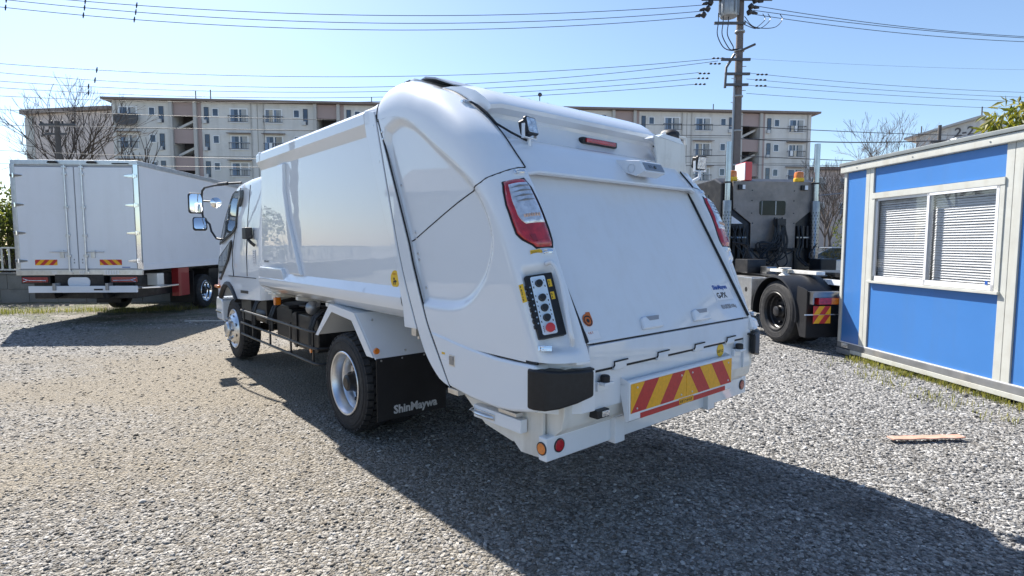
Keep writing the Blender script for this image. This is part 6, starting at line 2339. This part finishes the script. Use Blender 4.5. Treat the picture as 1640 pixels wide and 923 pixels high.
# frame, fifth wheel, mudguards, lamps
for sg in (1, -1):
    mb = MB()
    mb.box(-1.05, 3.6, sg * .38, sg * .46, .78, 1.02)
    mb.build('chassis_rail', 'black_metal', TX, bevel=.005)
    wheel('wheel', 0.0, sg * 1.20, sg, True, TX, rad=.50, width=.28, rimr=.305, rimmat='black_metal', tyre_lug=False)
    wheel('wheel', 0.0, sg * .86, sg, True, TX, rad=.50, width=.28, rimr=.305, rimmat='black_metal', tyre_lug=False)
    wheel('wheel', 3.3, sg * 1.12, sg, False, TX, rad=.50, width=.30, rimr=.305, tyre_lug=False)
    mb = MB()
    rows = []
    for k in range(25):
        a = R(-8 + 196 * k / 24)
        rr = .60
        px_, pz_ = rr * math.cos(a) * 1.02, .48 + rr * math.sin(a)
        rows.append([(px_, sg * .55, pz_), (px_, sg * 1.20, pz_), (px_ * .985, sg * 1.235, .48 + (pz_ - .48) * .985), (px_ * .95, sg * 1.24, .48 + (pz_ - .48) * .95), (px_ * .95, sg * 1.225, .48 + (pz_ - .48) * .95), (px_ * .975, sg * 1.20, .48 + (pz_ - .48) * .975), (px_ * .975, sg * .55, .48 + (pz_ - .48) * .975)])
    mb.grid(rows)
    mb.build('mudguard', 'black_plastic', TX, sharp=50)
    mb = MB()
    mb.prism([(-.55, .45), (-.57, .95), (-.70, .93), (-.80, .90), (-.80, .20), (-.66, .20)], 'y', sg * 1.19, sg * 1.205)
    mb.box(-.81, -.795, sg * .55, sg * 1.20, .20, .88)
    mb.build('mud_flap', 'flap_rubber', TX)
    mb = MB()
    mb.box(-.92, -.76, sg * .70, sg * 1.18, .86, .885)
    mb.box(-.90, -.77, sg * 1.155, sg * 1.18, .70, .86)
    mb.box(-.90, -.77, sg * .70, sg * 1.16, .80, .86)
    br = mb.build('lamp_bracket', 'shield_steel', TX, bevel=.004)
    mb = MB()
    mb.box(-.925, -.815, sg * .72, sg * 1.10, .70, .80)
    tl = mb.build('tail_lamp', 'red_lens', TX, bevel=.008)
    mb = MB()
    mb.box(-.929, -.90, sg * .73, sg * .90, .705, .795)
    mb.build('lens', 'amber_lens', tl, bevel=.004)
    wp = empty('warning_plate', (0, 0, 0), 0, TX)
    ya = 1.17 if sg > 0 else -.90
    stripes('stripe', wp, frame((-.91, ya, .555), (0, -1, 0), (0, 0, 1)), .27, .125, 3, .09, 'reflect_yellow')
    stripes('stripe', wp, frame((-.91, ya, .425), (0, -1, 0), (0, 0, 1)), .27, .125, 3, .09, 'reflect_yellow')
    mb = MB()
    mb.box(-.905, -.89, sg * .75, sg * 1.30, .545, .56)
    mb.build('plate_stay', 'aluminium', wp)
mb = MB()
mb.lathe([(0, 1.02), (.10, 1.02), (.12, 1.06), (.50, 1.10), (.50, 1.13), (.1, 1.14), (0, 1.14)], 32, (.15, 0, 0), axis='z')
mb.box(-.60, -.05, .14, .34, 1.06, 1.12)
mb.box(-.60, -.05, -.34, -.14, 1.06, 1.12)
mb.build('fifth_wheel', 'black_metal', TX)
mb = MB()
mb.prism([(.62, 1.02), (.7, 1.05), (1.9, 1.05), (1.9, 1.02)], 'y', -.8, .8)
mb.build('deck_plate', 'black_metal', TX, bevel=.006)
mb = MB()
mb.box(-.35, .9, .60, .75, 1.10, 1.15)
mb.lathe([(.09, 1.0), (.10, 1.06), (.04, 1.10), (.04, 1.16), (.10, 1.17), (.10, 1.19), (0, 1.19)], 16, (.35, .82, .0), axis='z')
mb.build('catwalk_bracket', 'cream_paint', TX, bevel=.004)
mb = MB()
mb.box(-1.0, -.2, .46, .56, .95, 1.03)
mb.box(-1.05, -.98, -.46, .46, .80, 1.02)
mb.build('rear_crossmember', 'box_paint', TX, bevel=.008)
mb = MB()
mb.box(.78, 1.60, .82, 1.16, .42, 1.0)
tk = mb.build('side_tank', 'aluminium', TX, bevel=.02)
mb = MB()
mb.lathe([(.045, 1.1605), (0, 1.1607)], 16, (.95, 0, .78), axis='y')
mb.lathe([(.0, 0), (.05, 0)], 4)
mb.build('tank_hole', 'seam_black', tk)
mb = MB()
for k in range(5):
    mb.tube([(1.7 + .05 * k, .55 + .05 * k, 1.15), (1.8, .65, 1.45 + .03 * k), (2.0, .70 + .04 * k, 1.62)], .015, 6)
mb.build('pipe_run', 'black_metal', TX)

# ================================================================ site office (x along its long face towards the camera, y into it)
mat('blue_panel', (0.044, 0.178, 0.475), 0.42, coat=0.25, coatr=0.2, noise=(1.2, 0.05), bump=(2.0, 0.05), dist=0.01, dirt=((0.055, 0.165, 0.40), 2.5, 0.25))
mat('office_trim', (0.51, 0.515, 0.475), 0.45, noise=(4, 0.06), dirt=((0.42, 0.40, 0.33), 6.0, 0.4))
mat('office_sash', (0.72, 0.73, 0.75), 0.3, coat=0.3, noise=(6, 0.04))
mat('office_base', (0.17, 0.175, 0.18), 0.55, noise=(5, 0.2), dirt=((0.30, 0.27, 0.22), 4.0, 0.5))
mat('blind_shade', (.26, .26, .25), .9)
mat('blind_slat', (0.80, 0.80, 0.79), 0.5)
def thin_glass(name, f=.08):
    m = bpy.data.materials.new(name)
    m.use_nodes = True
    n, l = m.node_tree.nodes, m.node_tree.links
    n.clear()
    out = n.new('ShaderNodeOutputMaterial'); mx = n.new('ShaderNodeMixShader'); tr = n.new('ShaderNodeBsdfTransparent'); gl = n.new('ShaderNodeBsdfGlossy'); lw = n.new('ShaderNodeLayerWeight'); pw = n.new('ShaderNodeMath'); sc = n.new('ShaderNodeMath')
    tr.inputs['Color'].default_value = (.93, .935, .94, 1)
    gl.inputs['Roughness'].default_value = .01
    pw.operation = 'POWER'; pw.inputs[1].default_value = 4.0; sc.operation = 'MULTIPLY_ADD'; sc.inputs[1].default_value = .8; sc.inputs[2].default_value = .045
    l.new(lw.outputs['Facing'], pw.inputs[0]); l.new(pw.outputs[0], sc.inputs[0]); l.new(sc.outputs[0], mx.inputs[0]); l.new(tr.outputs[0], mx.inputs[1]); l.new(gl.outputs[0], mx.inputs[2]); l.new(mx.outputs[0], out.inputs[0])
    MATS[name] = m
thin_glass('window_glass')
mat('roof_sheet', (0.22, 0.24, 0.24), 0.45, metal=0.3, noise=(3, 0.15), dirt=((0.3, 0.28, 0.24), 3.0, 0.4))
streaks('blue_panel', (.06, .17, .40), .35, 7.0, .35); streaks('office_trim', (.40, .37, .30), .5, 10.0, .6)
OF = empty('site_office', (4.77, 8.10, 0.0), math.atan2(-.99616, .0875))
tag(OF, 'blue panelled prefabricated site office with off-white frame and blinds on the right', 'site office')
LX = 5.45
mb = MB()
mb.box(.03, LX - .03, .13, 2.30, .17, 2.60)
mb.build('office_core', 'office_trim', OF)
panels = [(.048, .425), (.575, 2.40), (2.585, 3.10), (3.26, 4.86)]
for i, (a, b) in enumerate(panels):
    if i in (1, 3):
        for z0, z1 in ((.175, 1.062), (2.262, 2.585)):
            mb = MB(); mb.box(a, b, .006, .032, z0, z1)
            mb.build('wall_panel', 'blue_panel', OF, bevel=.003)
    else:
        mb = MB(); mb.box(a, b, .006, .032, .175, 2.585)
        mb.build('wall_panel', 'blue_panel', OF, bevel=.003)
for j in range(2):
    mb = MB(); mb.box(.006 if j == 0 else LX - .032, .032 if j == 0 else LX - .006, .08, 2.24, .175, 2.585)
    mb.build('end_panel', 'blue_panel', OF, bevel=.003)
for a, b in ((-.005, .045), (.428, .498), (.503, .572), (2.402, 2.487), (2.492, 2.582), (3.103, 3.178), (3.182, 3.258), (4.862, LX)):
    mb = MB(); mb.box(a, b, -.012, .034, .10, 2.60)
    mb.build('frame_post', 'office_trim', OF, bevel=.004)
mb = MB()
mb.box(-.05, LX + .05, -.05, 2.36, 2.588, 2.682)
fas = mb.build('fascia', 'office_trim', OF, bevel=.012)
mb = MB()
mb.prism([(-.065, 2.684), (-.065, 2.73), (2.37, 2.80), (2.37, 2.684)], 'x', -.06, LX + .06)
mb.build('roof', 'roof_sheet', OF, bevel=.006)
for x in (.04, 1.0, 2.0, 2.95, 3.9):
    mb = MB()
    mb.lathe([(.0, -.006), (.008, -.005), (.009, 0)], 8, (x + .25, -.0505, 2.63), axis='y')
    mb.build('screw', 'lamp_grey', fas)
# sill and base rails
mb = MB()
mb.box(.0, LX, -.020, .05, .095, .172)
mb.build('base_rail', 'office_base', OF, bevel=.006)
mb = MB()
mb.box(.30, LX, -.034, -.018, .040, .095)
mb.build('base_flange', 'office_trim', OF, bevel=.003)
mb = MB()
mb.box(.05, LX, -.014, .0, .174, .186)
mb.build('drip_strip', 'office_sash', OF)
mb = MB()
mb.box(.0, .30, -.03, .20, .005, .085)
mb.build('support_block', 'office_base', OF, bevel=.008)
mb = MB()
mb.box(3.0, 3.35, -.03, .20, .005, .085)
mb.build('support_block', 'office_base', OF, bevel=.008)
mb = MB()
mb.box(.10, .23, -.024, -.018, .105, .165)
for x, z in ((.13, .125), (.155, .145), (.19, .13), (.21, .15)):
    mb.lathe([(0, -.012), (.014, -.01), (.016, 0)], 8, (x, -.024, z), axis='y')
mb.build('corner_casting', 'aluminium', OF, bevel=.002)

def office_window(x0, x1, z0, z1):
    W = empty('window', (0, 0, 0), 0, OF)
    mb = MB()
    t = .034
    mb.box(x0 - .02, x1 + .02, -.028, .05, z1, z1 + .075)
    mb.box(x0 - .03, x1 + .03, -.045, .05, z0 - .03, z0)
    mb.box(x0 - .02, x0 + t, -.022, .05, z0, z1)
    mb.box(x1 - t, x1 + .02, -.022, .05, z0, z1)
    mb.build('window_frame', 'office_trim', W, bevel=.003)
    xm = (x0 + x1) / 2 + .0
    for k, (a, b, y) in enumerate(((x0 + t, xm + .02, .012), (xm - .02, x1 - t, -.012))):
        mb = MB()
        s = .032
        for (p, q, r, u) in ((a, a + s, z0 + .005, z1), (b - s, b, z0 + .005, z1), (a, b, z0 + .005, z0 + .065), (a, b, z1 - s, z1)):
            mb.box(p, q, y - .012, y + .012, r, u)
        mb.build('sash', 'office_sash', W)
        mb = MB()
        mb.box(a + s, b - s, y - .002, y + .002, z0 + .065, z1 - s)
        mb.build('pane', 'window_glass', W)
    n = 34
    for a, b in ((x0 + .045, xm - .015), (xm + .022, x1 - .05)):
        pr = None
        for i in range(n):
            z = z0 + .07 + (z1 - z0 - .10) * i / n
            if pr is None:
                mb = MB()
                mb.prism([(.052, .000), (.055, .0015), (.072, .024), (.069, .0235)], 'x', a, b)
                pr = mb.build('slat', 'blind_slat', W)
                pr.location = (0, 0, z)
            else:
                c = pr.copy()
                COL.objects.link(c)
                c.parent = W
                c.location = (rng.uniform(-.003, .003), 0, z)
                c.rotation_euler.x = rng.uniform(-.04, .04)
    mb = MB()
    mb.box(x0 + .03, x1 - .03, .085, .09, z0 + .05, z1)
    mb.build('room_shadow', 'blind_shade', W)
    return W
office_window(.585, 2.395, 1.095, 2.18)
office_window(3.28, 4.85, 1.095, 2.18)
mb = MB(); mb.box(2.27, 2.30, -.0285, -.0245, 1.16, 1.20)
mb.build('window_sticker', 'ink_blue', OF)

# repeats too small to pick apart singly
TINY = ('panel_marking', 'hand_hole', 'screw', 'side_rib', 'bulb_reflector', 'lens_rib', 'sill_slot', 'label_print', 'door_plate', 'tank_strap', 'cooling_fin', 'wire_sleeve')
for o in bpy.data.objects:
    if o.parent and o.name.split('.')[0] in TINY and not (o.name.startswith('side_rib') and o.parent == TRUCK):
        o['kind'] = 'stuff'
